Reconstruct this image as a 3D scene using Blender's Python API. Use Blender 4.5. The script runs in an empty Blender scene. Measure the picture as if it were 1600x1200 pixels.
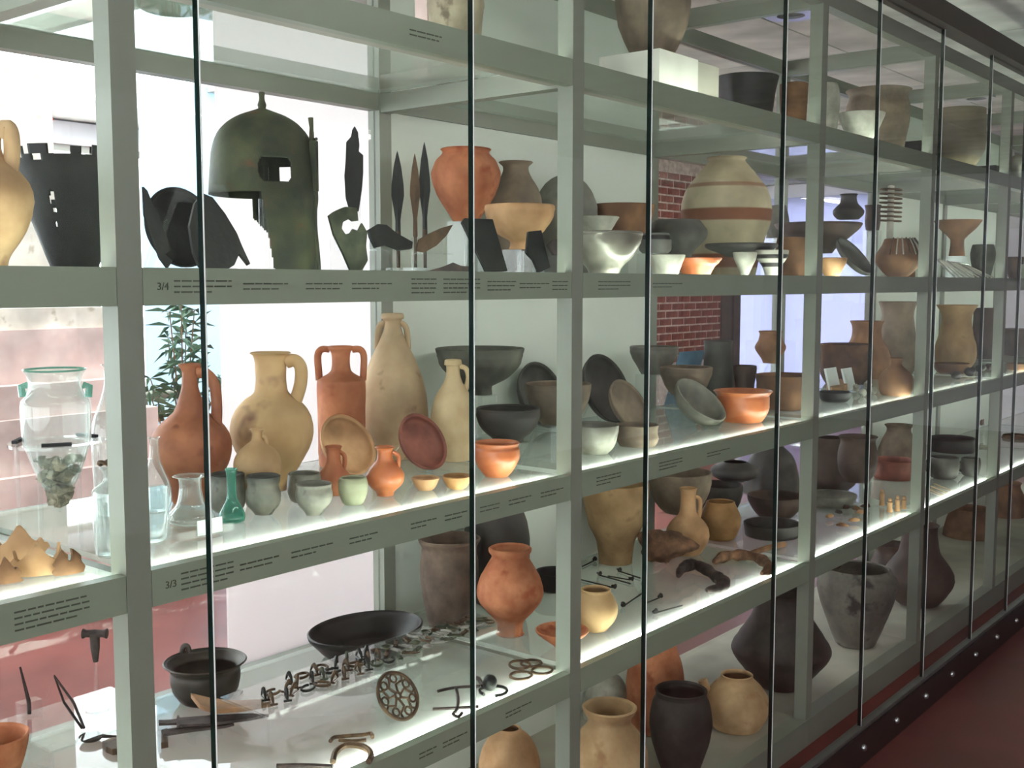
import bpy, bmesh, math, random
from mathutils import Vector, Matrix
random.seed(7)
sc = bpy.context.scene
C = sc.collection
# ------------------------------------------------------------------ camera
F = 1734.0
YAW, PIT = math.radians(39.2), math.radians(5.19)
CAM = Vector((0.0, -1.45, 1.6))
FW = Vector((math.cos(YAW)*math.cos(PIT), math.sin(YAW)*math.cos(PIT), -math.sin(PIT)))
RT = Vector((math.sin(YAW), -math.cos(YAW), 0.0))
UP = RT.cross(FW)
cd = bpy.data.cameras.new('camera')
co = bpy.data.objects.new('camera', cd)
C.objects.link(co)
cd.sensor_width = 36.0
cd.lens = 36.0*F/1600.0
cd.clip_start = 0.02
M3 = Matrix((RT, UP, -FW)).transposed()
co.matrix_world = Matrix.Translation(CAM) @ M3.to_4x4()
sc.camera = co
# ------------------------------------------------------------------ world, exposure
w = bpy.data.worlds.new('daylight')
sc.world = w
w.use_nodes = True
w.node_tree.nodes['Background'].inputs[0].default_value = (0.88, 0.93, 1.0, 1)
w.node_tree.nodes['Background'].inputs[1].default_value = 8.0
sc.view_settings.view_transform = 'Standard'
sc.view_settings.look = 'None'
sc.view_settings.exposure = 0.18
sc.view_settings.gamma = 1.0
sc.view_settings.use_curve_mapping = False
sc.cycles.transparent_max_bounces = 48
sc.cycles.max_bounces = 10
sc.cycles.diffuse_bounces = 5
sc.cycles.caustics_reflective = False
sc.cycles.caustics_refractive = False
sc.cycles.sample_clamp_indirect = 6.0
sc.cycles.use_denoising = True
TUBE = 26.0       # light of the shelf strips
LAMP = 19.0      # light of the ceiling fittings

# ------------------------------------------------------------------ pixel helpers (a pixel gives a direction)
def ray(x, y):
    return FW*F + RT*(x-800) + UP*(600-y)
def onY(x, y, Y):
    d = ray(x, y); return CAM + d*((Y-CAM.y)/d.y)
def onZ(x, y, Z):
    d = ray(x, y); return CAM + d*((Z-CAM.z)/d.z)
def onX(x, y, X):
    d = ray(x, y); return CAM + d*((X-CAM.x)/d.x)
def onP(x, y, P, n):
    d = ray(x, y); return CAM + d*((P-CAM).dot(n)/d.dot(n))
def zpx(X, Y, y):
    h = Vector((X-CAM.x, Y-CAM.y, 0)); k = (600-y)/F
    return CAM.z + (k*h.dot(FW)-h.dot(UP))/(UP.z-k*FW.z)
def spx(P):
    return (P-CAM).dot(FW)/F

# ------------------------------------------------------------------ materials
def lin(c):
    return tuple(((v/255.0)/12.92 if v/255.0 <= 0.04045 else ((v/255.0+0.055)/1.055)**2.4) for v in c) + (1.0,)
MATS = {}
def newmat(name):
    m = bpy.data.materials.new(name); m.use_nodes = True
    nt = m.node_tree
    return m, nt, nt.nodes, nt.links
def clay(name, c1, c2, scale=22.0, rough=0.75, bump=0.25, spec=0.3, metal=0.0, spots=None, bands=None):
    """fired clay, stone or metal: two tones mixed by noise, fine grain relief, optional spots or painted bands"""
    if name in MATS: return MATS[name]
    m, nt, N, L = newmat(name)
    b = N['Principled BSDF']
    tc = N.new('ShaderNodeTexCoord')
    n1 = N.new('ShaderNodeTexNoise'); n1.inputs['Scale'].default_value = scale; n1.inputs['Detail'].default_value = 6
    n1.inputs['Roughness'].default_value = 0.62
    L.new(tc.outputs['Object'], n1.inputs['Vector'])
    cr = N.new('ShaderNodeValToRGB')
    cr.color_ramp.elements[0].position = 0.36; cr.color_ramp.elements[0].color = lin(c1)
    cr.color_ramp.elements[1].position = 0.66; cr.color_ramp.elements[1].color = lin(c2)
    L.new(n1.outputs['Fac'], cr.inputs['Fac'])
    col = cr.outputs['Color']
    if bump:
        n4 = N.new('ShaderNodeTexNoise'); n4.inputs['Scale'].default_value = scale*0.45; n4.inputs['Detail'].default_value = 3
        L.new(tc.outputs['Object'], n4.inputs['Vector'])
        m4 = N.new('ShaderNodeMapRange'); m4.inputs['From Min'].default_value = .3; m4.inputs['From Max'].default_value = .7
        m4.inputs['To Min'].default_value = .62; m4.inputs['To Max'].default_value = 1.16
        L.new(n4.outputs['Fac'], m4.inputs['Value'])
        v4 = N.new('ShaderNodeVectorMath'); v4.operation = 'SCALE'
        L.new(col, v4.inputs[0]); L.new(m4.outputs[0], v4.inputs['Scale']); col = v4.outputs[0]
    if bands:
        sx = N.new('ShaderNodeSeparateXYZ'); L.new(tc.outputs['Object'], sx.inputs[0])
        r2 = N.new('ShaderNodeValToRGB'); r2.color_ramp.interpolation = 'LINEAR'
        mp = N.new('ShaderNodeMapRange'); mp.inputs['From Max'].default_value = bands[0]
        L.new(sx.outputs['Z'], mp.inputs['Value']); L.new(mp.outputs[0], r2.inputs['Fac'])
        e = r2.color_ramp.elements
        e[0].position = 0; e[0].color = (bands[1][0][1],)*3 + (1,)
        while len(e) > 1: e.remove(e[-1])
        for p, v in bands[1][1:]:
            k = e.new(p); k.color = (v,)*3 + (1,)
        mx = N.new('ShaderNodeMix'); mx.data_type = 'RGBA'
        L.new(r2.outputs['Color'], mx.inputs['Factor']); L.new(col, mx.inputs['A']); mx.inputs['B'].default_value = lin(bands[2])
        col = mx.outputs['Result']
    if spots:
        n3 = N.new('ShaderNodeTexNoise'); n3.inputs['Scale'].default_value = spots[1]; n3.inputs['Detail'].default_value = 3
        L.new(tc.outputs['Object'], n3.inputs['Vector'])
        r3 = N.new('ShaderNodeValToRGB'); r3.color_ramp.elements[0].position = spots[2]; r3.color_ramp.elements[1].position = spots[2]+0.1
        L.new(n3.outputs['Fac'], r3.inputs['Fac'])
        mx = N.new('ShaderNodeMix'); mx.data_type = 'RGBA'
        L.new(r3.outputs['Color'], mx.inputs['Factor']); L.new(col, mx.inputs['A']); mx.inputs['B'].default_value = lin(spots[0])
        col = mx.outputs['Result']
    L.new(col, b.inputs['Base Color'])
    b.inputs['Roughness'].default_value = rough
    b.inputs['Specular IOR Level'].default_value = spec
    b.inputs['Metallic'].default_value = metal
    if bump:
        n2 = N.new('ShaderNodeTexNoise'); n2.inputs['Scale'].default_value = 80; n2.inputs['Detail'].default_value = 4
        L.new(tc.outputs['Object'], n2.inputs['Vector'])
        bp = N.new('ShaderNodeBump'); bp.inputs['Strength'].default_value = bump; bp.inputs['Distance'].default_value = 0.002
        L.new(n2.outputs['Fac'], bp.inputs['Height']); L.new(bp.outputs[0], b.inputs['Normal'])
    MATS[name] = m
    return m
def clear(name, tint, gloss=1.0, milk=0.0, milkcol=(1, 1, 1), edge=0.0, rough=0.02):
    """clear sheet: see-through with a Fresnel mirror, some milkiness, denser where seen edge-on"""
    m, nt, N, L = newmat(name)
    N.remove(N['Principled BSDF'])
    out = N['Material Output']
    tr = N.new('ShaderNodeBsdfTransparent'); tr.inputs[0].default_value = tint + (1,)
    gl = N.new('ShaderNodeBsdfGlossy'); gl.inputs['Roughness'].default_value = rough
    gl.inputs[0].default_value = (gloss, gloss, gloss, 1)
    fr = N.new('ShaderNodeFresnel'); fr.inputs['IOR'].default_value = 1.45
    cur = tr.outputs[0]
    if milk or edge:
        df = N.new('ShaderNodeBsdfDiffuse'); df.inputs[0].default_value = milkcol + (1,)
        tl = N.new('ShaderNodeBsdfTranslucent'); tl.inputs[0].default_value = milkcol + (1,)
        ms = N.new('ShaderNodeMixShader'); ms.inputs[0].default_value = 0.5
        L.new(df.outputs[0], ms.inputs[1]); L.new(tl.outputs[0], ms.inputs[2])
        m2 = N.new('ShaderNodeMixShader')
        if edge:
            lw = N.new('ShaderNodeLayerWeight'); lw.inputs[0].default_value = 0.5
            pw = N.new('ShaderNodeMath'); pw.operation = 'POWER'; pw.inputs[1].default_value = 3.0
            L.new(lw.outputs['Facing'], pw.inputs[0])
            ma = N.new('ShaderNodeMath'); ma.operation = 'MULTIPLY_ADD'; ma.inputs[1].default_value = edge; ma.inputs[2].default_value = milk
            L.new(pw.outputs[0], ma.inputs[0]); L.new(ma.outputs[0], m2.inputs[0])
        else:
            m2.inputs[0].default_value = milk
        L.new(cur, m2.inputs[1]); L.new(ms.outputs[0], m2.inputs[2])
        cur = m2.outputs[0]
    mx = N.new('ShaderNodeMixShader')
    ge = N.new('ShaderNodeNewGeometry')
    sb = N.new('ShaderNodeMath'); sb.operation = 'SUBTRACT'; sb.inputs[0].default_value = 1.0
    L.new(ge.outputs['Backfacing'], sb.inputs[1])
    mu = N.new('ShaderNodeMath'); mu.operation = 'MULTIPLY'
    L.new(fr.outputs[0], mu.inputs[0]); L.new(sb.outputs[0], mu.inputs[1])
    L.new(mu.outputs[0], mx.inputs[0]); L.new(cur, mx.inputs[1]); L.new(gl.outputs[0], mx.inputs[2])
    L.new(mx.outputs[0], out.inputs['Surface'])
    MATS[name] = m
    return m
def emit(name, col, s):
    m, nt, N, L = newmat(name)
    N.remove(N['Principled BSDF'])
    e = N.new('ShaderNodeEmission'); e.inputs[0].default_value = col + (1,); e.inputs[1].default_value = s
    L.new(e.outputs[0], N['Material Output'].inputs['Surface'])
    MATS[name] = m
    return m
clay('terra', (172, 98, 64), (206, 136, 98), 14, 0.7, spots=((146, 76, 48), 16, 0.6))
clay('terra_deep', (148, 84, 56), (184, 116, 82), 14, 0.6, spots=((116, 66, 46), 18, 0.62))
clay('beige_brown', (150, 118, 82), (178, 146, 106), 12, 0.8, spots=((118, 90, 64), 12, 0.62))
clay('terra_light', (188, 142, 100), (212, 170, 128), 14, 0.75)
clay('terra_gloss', (186, 100, 58), (214, 132, 84), 12, 0.35, 0.1, 0.5)
clay('ochre', (156, 114, 68), (184, 140, 94), 14, 0.65)
clay('beige', (186, 148, 106), (212, 178, 136), 12, 0.75, spots=((158, 118, 82), 15, 0.6))
clay('beige_grey', (184, 156, 122), (206, 182, 148), 10, 0.8, spots=((140, 116, 92), 16, 0.62))
clay('beige_stain', (198, 160, 112), (216, 182, 136), 10, 0.75, spots=((132, 98, 74), 10, 0.57))
clay('cream', (208, 180, 138), (226, 204, 164), 12, 0.8)
clay('red', (124, 70, 58), (150, 90, 76), 18, 0.5)
clay('brown', (108, 76, 52), (142, 104, 74), 16, 0.75)
clay('brown_orange', (122, 88, 62), (156, 116, 84), 12, 0.75)
clay('umber', (66, 52, 46), (92, 74, 64), 14, 0.6)
clay('dark', (50, 46, 43), (74, 69, 64), 14, 0.5)
clay('black', (28, 27, 28), (48, 45, 44), 18, 0.45)
clay('grey', (106, 104, 95), (134, 131, 120), 16, 0.65)
clay('grey_green', (84, 86, 76), (112, 113, 100), 16, 0.6)
clay('grey_brown', (112, 98, 84), (140, 124, 106), 16, 0.7)
clay('grey_dark', (74, 73, 68), (98, 96, 89), 16, 0.55)
clay('pale_grey', (160, 158, 146), (196, 193, 180), 18, 0.6)
clay('grey_spot', (104, 100, 92), (132, 127, 116), 14, 0.6, spots=((62, 57, 54), 14, 0.56))
clay('stone', (150, 138, 118), (186, 174, 150), 14, 0.9, 0.5, spots=((116, 104, 88), 24, 0.6))
clay('bronze', (40, 46, 34), (72, 76, 50), 18, 0.55, 0.4, 0.4, 0.35, spots=((84, 58, 38), 20, 0.62))
clay('bronze_green', (56, 62, 50), (94, 98, 78), 26, 0.6, 0.4, 0.3, 0.3)
clay('bronze_black', (22, 24, 22), (40, 42, 38), 24, 0.55, 0.4, 0.4, 0.2)
clay('bronze_brown', (70, 54, 42), (104, 82, 60), 40, 0.6, 0.4, 0.3, 0.3)
clay('iron', (46, 38, 38), (78, 66, 62), 40, 0.7, 0.6, 0.3, 0.1)
clay('lead', (134, 130, 126), (164, 160, 152), 40, 0.6, 0.3)
clay('ash', (116, 110, 92), (172, 166, 146), 60, 0.95, 0.8)
clay('paint', (128, 132, 121), (134, 138, 127), 4, 0.42, 0.0, 0.4)
clay('paint_light', (172, 171, 161), (178, 177, 167), 4, 0.5, 0.0, 0.4)
clay('fascia', (136, 146, 129), (141, 151, 134), 4, 0.35, 0.0, 0.5)
clay('panel_white', (214, 220, 211), (220, 226, 217), 3, 0.7, 0.0, 0.3)
clay('wall_white', (232, 230, 234), (238, 236, 240), 2, 0.8, 0.05)
clay('wall_blue', (196, 214, 226), (204, 220, 232), 2, 0.8, 0.05)
clay('ceiling_white', (196, 196, 188), (204, 204, 196), 6, 0.9, 0.1)
clay('floor_red', (110, 60, 56), (120, 66, 61), 3, 0.36, 0.05, 0.5)
clay('plinth_red', (116, 50, 46), (128, 58, 52), 5, 0.5, 0.05)
clay('rail_dark', (58, 44, 42), (66, 50, 48), 10, 0.4, 0.0, 0.5, 0.4)
clay('steel', (160, 160, 160), (175, 175, 175), 10, 0.3, 0.0, 0.5, 0.9)
clay('brick', (112, 58, 52), (142, 76, 66), 20, 0.85, 0.5)
clay('mortar', (206, 190, 180), (220, 206, 196), 40, 0.95, 0.4)
clay('pale_stone', (222, 214, 200), (240, 234, 224), 8, 0.9, 0.2, spots=((190, 180, 162), 14, 0.6))
clay('pink_stone', (232, 204, 198), (244, 222, 216), 8, 0.85, 0.2)
clay('leaf', (58, 92, 70), (92, 126, 98), 10, 0.5, 0.0, 0.4)
clay('ink', (76, 82, 70), (82, 88, 76), 10, 0.8, 0.0)
clay('card', (206, 212, 210), (214, 220, 218), 10, 0.7, 0.0)
clay('card_blue', (88, 122, 150), (108, 142, 168), 20, 0.7, 0.0)
clay('white_block', (226, 224, 214), (234, 232, 222), 6, 0.8, 0.1)
clay('foam', (24, 24, 26), (34, 34, 36), 20, 0.8, 0.1)
clay('case_floor', (176, 172, 158), (188, 184, 170), 5, 0.7, 0.1)
clay('sign_red', (214, 60, 48), (220, 70, 56), 5, 0.6, 0.0)
clear('glass_front', (0.968, 0.978, 0.968))
clear('glass_shelf', (0.86, 0.92, 0.885), 1.0, 0.30, (0.86, 0.90, 0.87))
clear('acrylic', (0.965, 0.975, 0.975), 1.0, 0.02, (1, 1, 1))
clear('glassware', (0.93, 0.955, 0.95), 1.0, 0.05, (0.88, 0.92, 0.91), 0.55, 0.04)
clear('glass_green', (0.42, 0.74, 0.66), 1.0, 0.25, (0.22, 0.52, 0.44), 0.6, 0.08)
clear('glass_edge', (0.03, 0.07, 0.055), 1.0, 0.55, (0.015, 0.035, 0.03))
def frosted(name, c):
    m, nt, N, L = newmat(name); N.remove(N['Principled BSDF'])
    d = N.new('ShaderNodeBsdfDiffuse'); t = N.new('ShaderNodeBsdfTranslucent'); x = N.new('ShaderNodeMixShader')
    d.inputs[0].default_value = lin(c); t.inputs[0].default_value = lin(c); x.inputs[0].default_value = 0.75
    L.new(d.outputs[0], x.inputs[1]); L.new(t.outputs[0], x.inputs[2]); L.new(x.outputs[0], N['Material Output'].inputs['Surface'])
    MATS[name] = m
frosted('frosted', (233, 228, 228)); frosted('frosted_blue', (196, 212, 222))
emit('tube', (1.0, 0.98, 0.93), TUBE)
clay('lustre', (120, 116, 106), (150, 146, 134), 14, 0.28, 0.1, 0.6, 0.25)
clay('banded', (190, 176, 146), (208, 196, 166), 10, 0.7, bands=(.338, [(0, .2), (.08, .3), (.10, 1), (.22, 1), (.235, 0), (.55, 0), (.565, .95), (.67, .95), (.685, 0), (.89, 0), (.9, .7), (.93, .7), (.94, .1)], (126, 76, 52)))
clay('stripe', (118, 118, 112), (138, 138, 132), 14, 0.5, bands=(.12, [(0, 0), (.3, 0), (.32, 1), (.4, 1), (.42, 0), (.55, 0), (.57, 1), (.64, 1), (.66, 0)], (44, 42, 40)))
clay('cone_paint', (196, 192, 180), (214, 210, 198), 14, 0.6, bands=(.09, [(0, 0), (.28, 0), (.3, 1), (.42, 1), (.44, 0), (.56, 0), (.58, 1), (.7, 1), (.72, 0)], (48, 44, 42)))
clay('two_tone', (168, 152, 122), (190, 174, 140), 12, 0.6, bands=(.3, [(0, 0), (.3, 0), (.4, .9), (.85, .9), (1, .7)], (92, 84, 76)))
clay('pale_stain', (180, 190, 180), (204, 212, 204), 20, 0.6, 0.3, spots=((74, 108, 92), 22, 0.58))
clay('olive', (150, 156, 122), (172, 176, 142), 14, 0.6)
clay('umber_rough', (72, 50, 40), (108, 80, 60), 26, 0.85, 1.0)
clay('brown_rough', (84, 60, 46), (134, 98, 74), 30, 0.9, 1.0)
clay('grey_rough', (86, 72, 64), (116, 98, 84), 18, 0.8, 0.5)
clay('bronze_dk', (48, 42, 38), (72, 64, 56), 24, 0.5, 0.3, 0.4, 0.3)
clay('black_matt', (44, 40, 38), (62, 57, 53), 18, 0.75, 0.3)
frosted('tint_screen', (184, 184, 206))
clay('cup_dark', (112, 110, 100), (148, 145, 132), 20, 0.5, 0.3, 0.4, spots=((58, 56, 52), 26, 0.6), bands=(.09, [(0, 0), (.62, 0), (.8, .85), (1, .9)], (44, 44, 42)))
clay('cup_olive', (160, 162, 132), (184, 186, 156), 14, 0.6, bands=(.08, [(0, 0), (.78, 0), (.9, .85), (1, .9)], (46, 48, 42)))
clay('glow_bowl', (150, 148, 134), (186, 184, 168), 14, 0.45, 0.2, 0.5, spots=((86, 84, 76), 20, 0.6), bands=(.12, [(0, 0), (.3, .1), (.7, .85), (1, .9)], (62, 60, 56)))  # pale bottom is the light strip's glow, painted into the colour
emit('lamp', (1.0, 0.99, 0.97), LAMP)
clay('gilt_edge', (214, 216, 214), (224, 226, 224), 5, 0.3, 0.0, 0.6)

# ------------------------------------------------------------------ mesh helpers
def mesh_obj(name, verts, faces, mat, parent=None, smooth=False, origin=None):
    me = bpy.data.meshes.new(name)
    if origin is not None:
        verts = [(v[0]-origin[0], v[1]-origin[1], v[2]-origin[2]) for v in verts]
    me.from_pydata([tuple(v) for v in verts], [], faces)
    bm = bmesh.new(); bm.from_mesh(me)
    bmesh.ops.recalc_face_normals(bm, faces=bm.faces)
    bm.to_mesh(me); bm.free()
    if smooth:
        me.polygons.foreach_set('use_smooth', [True]*len(me.polygons))
        me.set_sharp_from_angle(angle=math.radians(50))
    me.materials.append(MATS[mat] if isinstance(mat, str) else mat)
    o = bpy.data.objects.new(name, me)
    C.objects.link(o)
    if origin is not None: o.location = origin
    if parent is not None: o.parent = parent
    return o
class MB:
    """collects shapes into one mesh"""
    def __init__(s): s.v = []; s.f = []
    def add(s, vs, fs):
        n = len(s.v); s.v += [tuple(v) for v in vs]; s.f += [tuple(i+n for i in f) for f in fs]; return s
    def box(s, x0, x1, y0, y1, z0, z1, rot=None, at=None):
        vs = [Vector((x, y, z)) for z in (z0, z1) for y in (y0, y1) for x in (x0, x1)]
        if rot is not None: vs = [rot @ v for v in vs]
        if at is not None: vs = [v+Vector(at) for v in vs]
        return s.add(vs, [(0, 2, 3, 1), (4, 5, 7, 6), (0, 1, 5, 4), (2, 6, 7, 3), (0, 4, 6, 2), (1, 3, 7, 5)])
    def tube(s, pts, r, seg=8, closed=False, flat=1.0, caps=True):
        pts = [Vector(p) for p in pts]; n = len(pts)
        rr = r if isinstance(r, (list, tuple)) else [r]*n
        vs = []; prev = None
        for i, p in enumerate(pts):
            a = pts[(i-1) % n] if (closed or i) else pts[0]
            b = pts[(i+1) % n] if (closed or i < n-1) else pts[-1]
            t = (b-a).normalized()
            u = prev - t*prev.dot(t) if prev is not None else t.orthogonal()
            if u.length < 1e-6: u = t.orthogonal()
            u.normalize(); prev = u; q = t.cross(u)
            for k in range(seg):
                an = 2*math.pi*k/seg
                vs.append(p + u*(math.cos(an)*rr[i]) + q*(math.sin(an)*rr[i]*flat))
        fs = []
        for i in range(n if closed else n-1):
            j = (i+1) % n
            for k in range(seg):
                l = (k+1) % seg
                fs.append((i*seg+k, i*seg+l, j*seg+l, j*seg+k))
        if not closed and caps:
            fs.append(tuple(range(seg-1, -1, -1))); fs.append(tuple((n-1)*seg+k for k in range(seg)))
        return s.add(vs, fs)
    def lathe(s, prof, seg=36, rot=None, at=None):
        """prof: (r, z) list, turned around z; ends with r = 0 close the body"""
        vs = []; rows = []
        for r, z in prof:
            if r < 1e-6:
                rows.append([len(vs)]); vs.append(Vector((0, 0, z)))
            else:
                rows.append(list(range(len(vs), len(vs)+seg)))
                vs += [Vector((r*math.cos(2*math.pi*k/seg), r*math.sin(2*math.pi*k/seg), z)) for k in range(seg)]
        fs = []
        for a, b in zip(rows, rows[1:]):
            for k in range(seg):
                l = (k+1) % seg
                if len(a) == 1 and len(b) == 1: continue
                if len(a) == 1: fs.append((a[0], b[l], b[k]))
                elif len(b) == 1: fs.append((a[k], a[l], b[0]))
                else: fs.append((a[k], a[l], b[l], b[k]))
        if rot is not None: vs = [rot @ v for v in vs]
        if at is not None: vs = [v+Vector(at) for v in vs]
        return s.add(vs, fs)
    def prism(s, outline, off):
        """outline: list of 3D points on a plane; off: thickness vector"""
        n = len(outline); off = Vector(off)
        vs = [Vector(p) for p in outline] + [Vector(p)+off for p in outline]
        fs = [tuple(range(n)), tuple(range(2*n-1, n-1, -1))]
        fs += [(i, (i+1) % n, n+(i+1) % n, n+i) for i in range(n)]
        return s.add(vs, fs)
    def blob(s, c, rx, ry, rz, seed, amp=0.25, seg=14, rings=9, rot=None, flat=False):
        rnd = random.Random(seed); ph = [(rnd.uniform(1, 4), rnd.uniform(0, 6), rnd.uniform(1, 4), rnd.uniform(0, 6)) for _ in range(5)]
        vs = []; rows = []
        for i in range(rings+1):
            th = math.pi*i/rings; row = []
            for k in range(1 if i in (0, rings) else seg):
                a = 2*math.pi*k/seg
                d = 1 + amp*sum(math.sin(p[0]*a*1.0//1 + p[1]) * math.sin(p[2]*th+p[3]) for p in ph)/3.0
                d += amp*0.35*(rnd.random()-0.5)
                v = Vector((rx*d*math.sin(th)*math.cos(a), ry*d*math.sin(th)*math.sin(a), rz*d*math.cos(th)))
                if flat and v.z < 0: v.z *= 0.25
                if rot is not None: v = rot @ v
                row.append(len(vs)); vs.append(v+Vector(c))
            rows.append(row)
        fs = []
        for a, b in zip(rows, rows[1:]):
            for k in range(seg):
                l = (k+1) % seg
                if len(a) == 1: fs.append((a[0], b[l], b[k]))
                elif len(b) == 1: fs.append((a[k], a[l], b[0]))
                else: fs.append((a[k], a[l], b[l], b[k]))
        return s.add(vs, fs)
    def build(s, name, mat, parent=None, smooth=False, origin=None):
        return mesh_obj(name, s.v, s.f, mat, parent, smooth, origin)
def tag(o, label=None, cat=None, group=None, kind=None):
    if label: o['label'] = label
    if cat: o['category'] = cat
    if group: o['group'] = group
    if kind: o['kind'] = kind
    return o
def empty(name, loc):
    o = bpy.data.objects.new(name, None); o.empty_display_size = 0.05
    C.objects.link(o); o.location = loc
    return o
def thing(name, label, cat, loc, group=None):
    return tag(empty(name, loc), label, cat, group)
def catmull(pts, sub=4):
    if len(pts) < 3: return list(pts)
    out = []
    for i in range(len(pts)-1):
        p0 = pts[max(i-1, 0)]; p1 = pts[i]; p2 = pts[i+1]; p3 = pts[min(i+2, len(pts)-1)]
        for k in range(sub):
            t = k/sub
            out.append(tuple(0.5*((2*b) + (-a+c)*t + (2*a-5*b+4*c-d)*t*t + (-a+3*b-3*c+d)*t**3)
                             for a, b, c, d in zip(p0, p1, p2, p3)))
    out.append(tuple(pts[-1]))
    return out
def shell(prof, th, base=0.0):
    """outer profile (r, z) bottom to rim -> closed wall of thickness th, foot closed"""
    inner = []
    for r, z in reversed(prof[:-1]):
        if z > base+th*1.2: inner.append((max(r-th, 0.002), z))
    top = prof[-1]
    rim = [(max(top[0]-th*0.5, 0.002), top[1]+th*0.35), (max(top[0]-th, 0.002), top[1]-th*0.1)]
    zb = base+th
    return [(0, base)] + list(prof) + rim + inner + [(max(inner[-1][0]*0.8, 0.001) if inner else 0.001, zb), (0, zb)]

# ------------------------------------------------------------------ the room
ZC = 2.78
def slab(name, x0, x1, y0, y1, z0, z1, mat, kind='structure', parent=None):
    o = MB().box(x0, x1, y0, y1, z0, z1).build(name, mat, parent)
    if kind and parent is None: o['kind'] = kind
    return o
XL, XR, YF, YB = -4.0, 12.6, -5.0, 6.3
floor = slab('floor', XL-.2, XR+.2, YF-.2, YB+.2, -0.1, 0.0, 'floor_red')
SKY = (-3.4, 7.6, 2.9, 6.0)      # unseen skylight, added to bring daylight into the room behind
ceil = slab('ceiling', XL-.2, XR+.2, YF-.2, SKY[2], ZC+0.012, ZC+0.15, 'ceiling_white')
slab('ceiling', SKY[1], XR+.2, SKY[2], YB+.2, ZC+0.012, ZC+0.15, 'ceiling_white')
slab('ceiling', XL-.2, SKY[0], SKY[2], YB+.2, ZC+0.012, ZC+0.15, 'ceiling_white')
slab('ceiling', SKY[0], SKY[1], SKY[3], YB+.2, ZC+0.012, ZC+0.15, 'ceiling_white')
tile_me = None
for i in range(int((XR-XL)/1.2)):
    for j in range(int((YB-YF)/1.2)):
        x, y = XL+0.6+i*1.2, YF+0.5+j*1.2
        if x < -1.0 or y < -2.2 or (x < SKY[1]+.6 and y > SKY[2]-.6): continue
        if tile_me is None:
            t = MB().box(-.594, .594, -.594, .594, 0, 0.012).build('ceiling_panel', 'ceiling_white', ceil); tile_me = t.data
        else:
            t = bpy.data.objects.new('ceiling_panel', tile_me); C.objects.link(t); t.parent = ceil
        t.location = (x, y, ZC)
slab('wall_front', XL-.2, XR+.2, YF-.2, YF, 0, ZC, 'wall_white')
# left end wall with a long window, low parapet
slab('wall_left', XL-.2, XL, YF, YB, 0, 0.35, 'wall_white')
slab('wall_left', XL-.2, XL, YF, -4.2, 0.35, 2.6, 'wall_white')
slab('wall_left', XL-.2, XL, YF, YB, 2.6, ZC, 'wall_white')
# back wall: windows from the left to beyond the white partition
slab('wall_back', XL-.2, 8.0, YB, YB+.2, 0, 0.35, 'wall_white')
slab('wall_back', XL-.2, XR+.2, YB, YB+.2, 2.62, ZC, 'wall_white')
slab('wall_back', 8.0, XR+.2, YB, YB+.2, 0, 2.62, 'wall_white')
# right end wall with a tall window
slab('wall_right', XR, XR+.2, YF, 2.9, 0, ZC, 'wall_white')
slab('wall_right', XR, XR+.2, 2.9, YB, 2.6, ZC, 'wall_white')
slab('wall_right', XR, XR+.2, 2.9, YB, 0, 0.25, 'wall_white')
nwin = [0]
def window(axis, a0, a1, n, fixed, z0, z1):
    nwin[0] += 1
    root = tag(empty('window_%d' % nwin[0], (0, 0, 0)), kind='structure')
    st = (a1-a0)/n
    def bx(m, p0, p1, q0, q1, zz0, zz1):
        return m.box(p0, p1, q0, q1, zz0, zz1) if axis == 'x' else m.box(q0, q1, p0, p1, zz0, zz1)
    fr = MB()
    for i in range(n+1): bx(fr, a0+i*st-.025, a0+i*st+.025, fixed+.05, fixed+.11, z0, z1)
    bx(fr, a0, a1, fixed+.05, fixed+.11, z0, z0+.05); bx(fr, a0, a1, fixed+.05, fixed+.11, z1-.05, z1)
    fr.build('window_frame', 'paint_light', root)
    for i in range(n):
        bx(MB(), a0+i*st+.025, a0+(i+1)*st-.025, fixed+.078, fixed+.082, z0+.05, z1-.05).build('pane', 'glass_front', root)
window('x', XL, 8.0, 7, YB, 0.35, 2.62)
window('y', -4.2, YB, 8, XL-.2, 0.35, 2.6)
window('y', 2.9, YB, 2, XR, 0.25, 2.6)
sk = tag(empty('window_4', (0, 0, 0)), kind='structure')  # frame and panes of the added skylight
for i in range(8):
    x = SKY[0]+(SKY[1]-SKY[0])*i/7
    MB().box(x-.03, x+.03, SKY[2], SKY[3], ZC+.05, ZC+.13).build('window_frame', 'paint_light', sk)
    if i < 7: MB().box(x+.03, x+(SKY[1]-SKY[0])/7-.03, SKY[2], SKY[3], ZC+.09, ZC+.094).build('pane', 'glass_front', sk)
# partitions
slab('wall_tint_screen', XR-.06, XR-.054, 2.9, YB, 0.2, 2.62, 'tint_screen')  # added sheet that dims and tints the glare of the end window
slab('wall_partition', 2.74, 4.9, 2.30, 2.312, 0, ZC, 'frosted')
slab('wall_side', onY(222, 300, 4.7).x, onY(312, 300, 4.7).x+0.35, 4.7, 4.712, 0, zpx(onY(240, 120, 4.7).x, 4.7, 122), 'frosted_blue')
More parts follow.
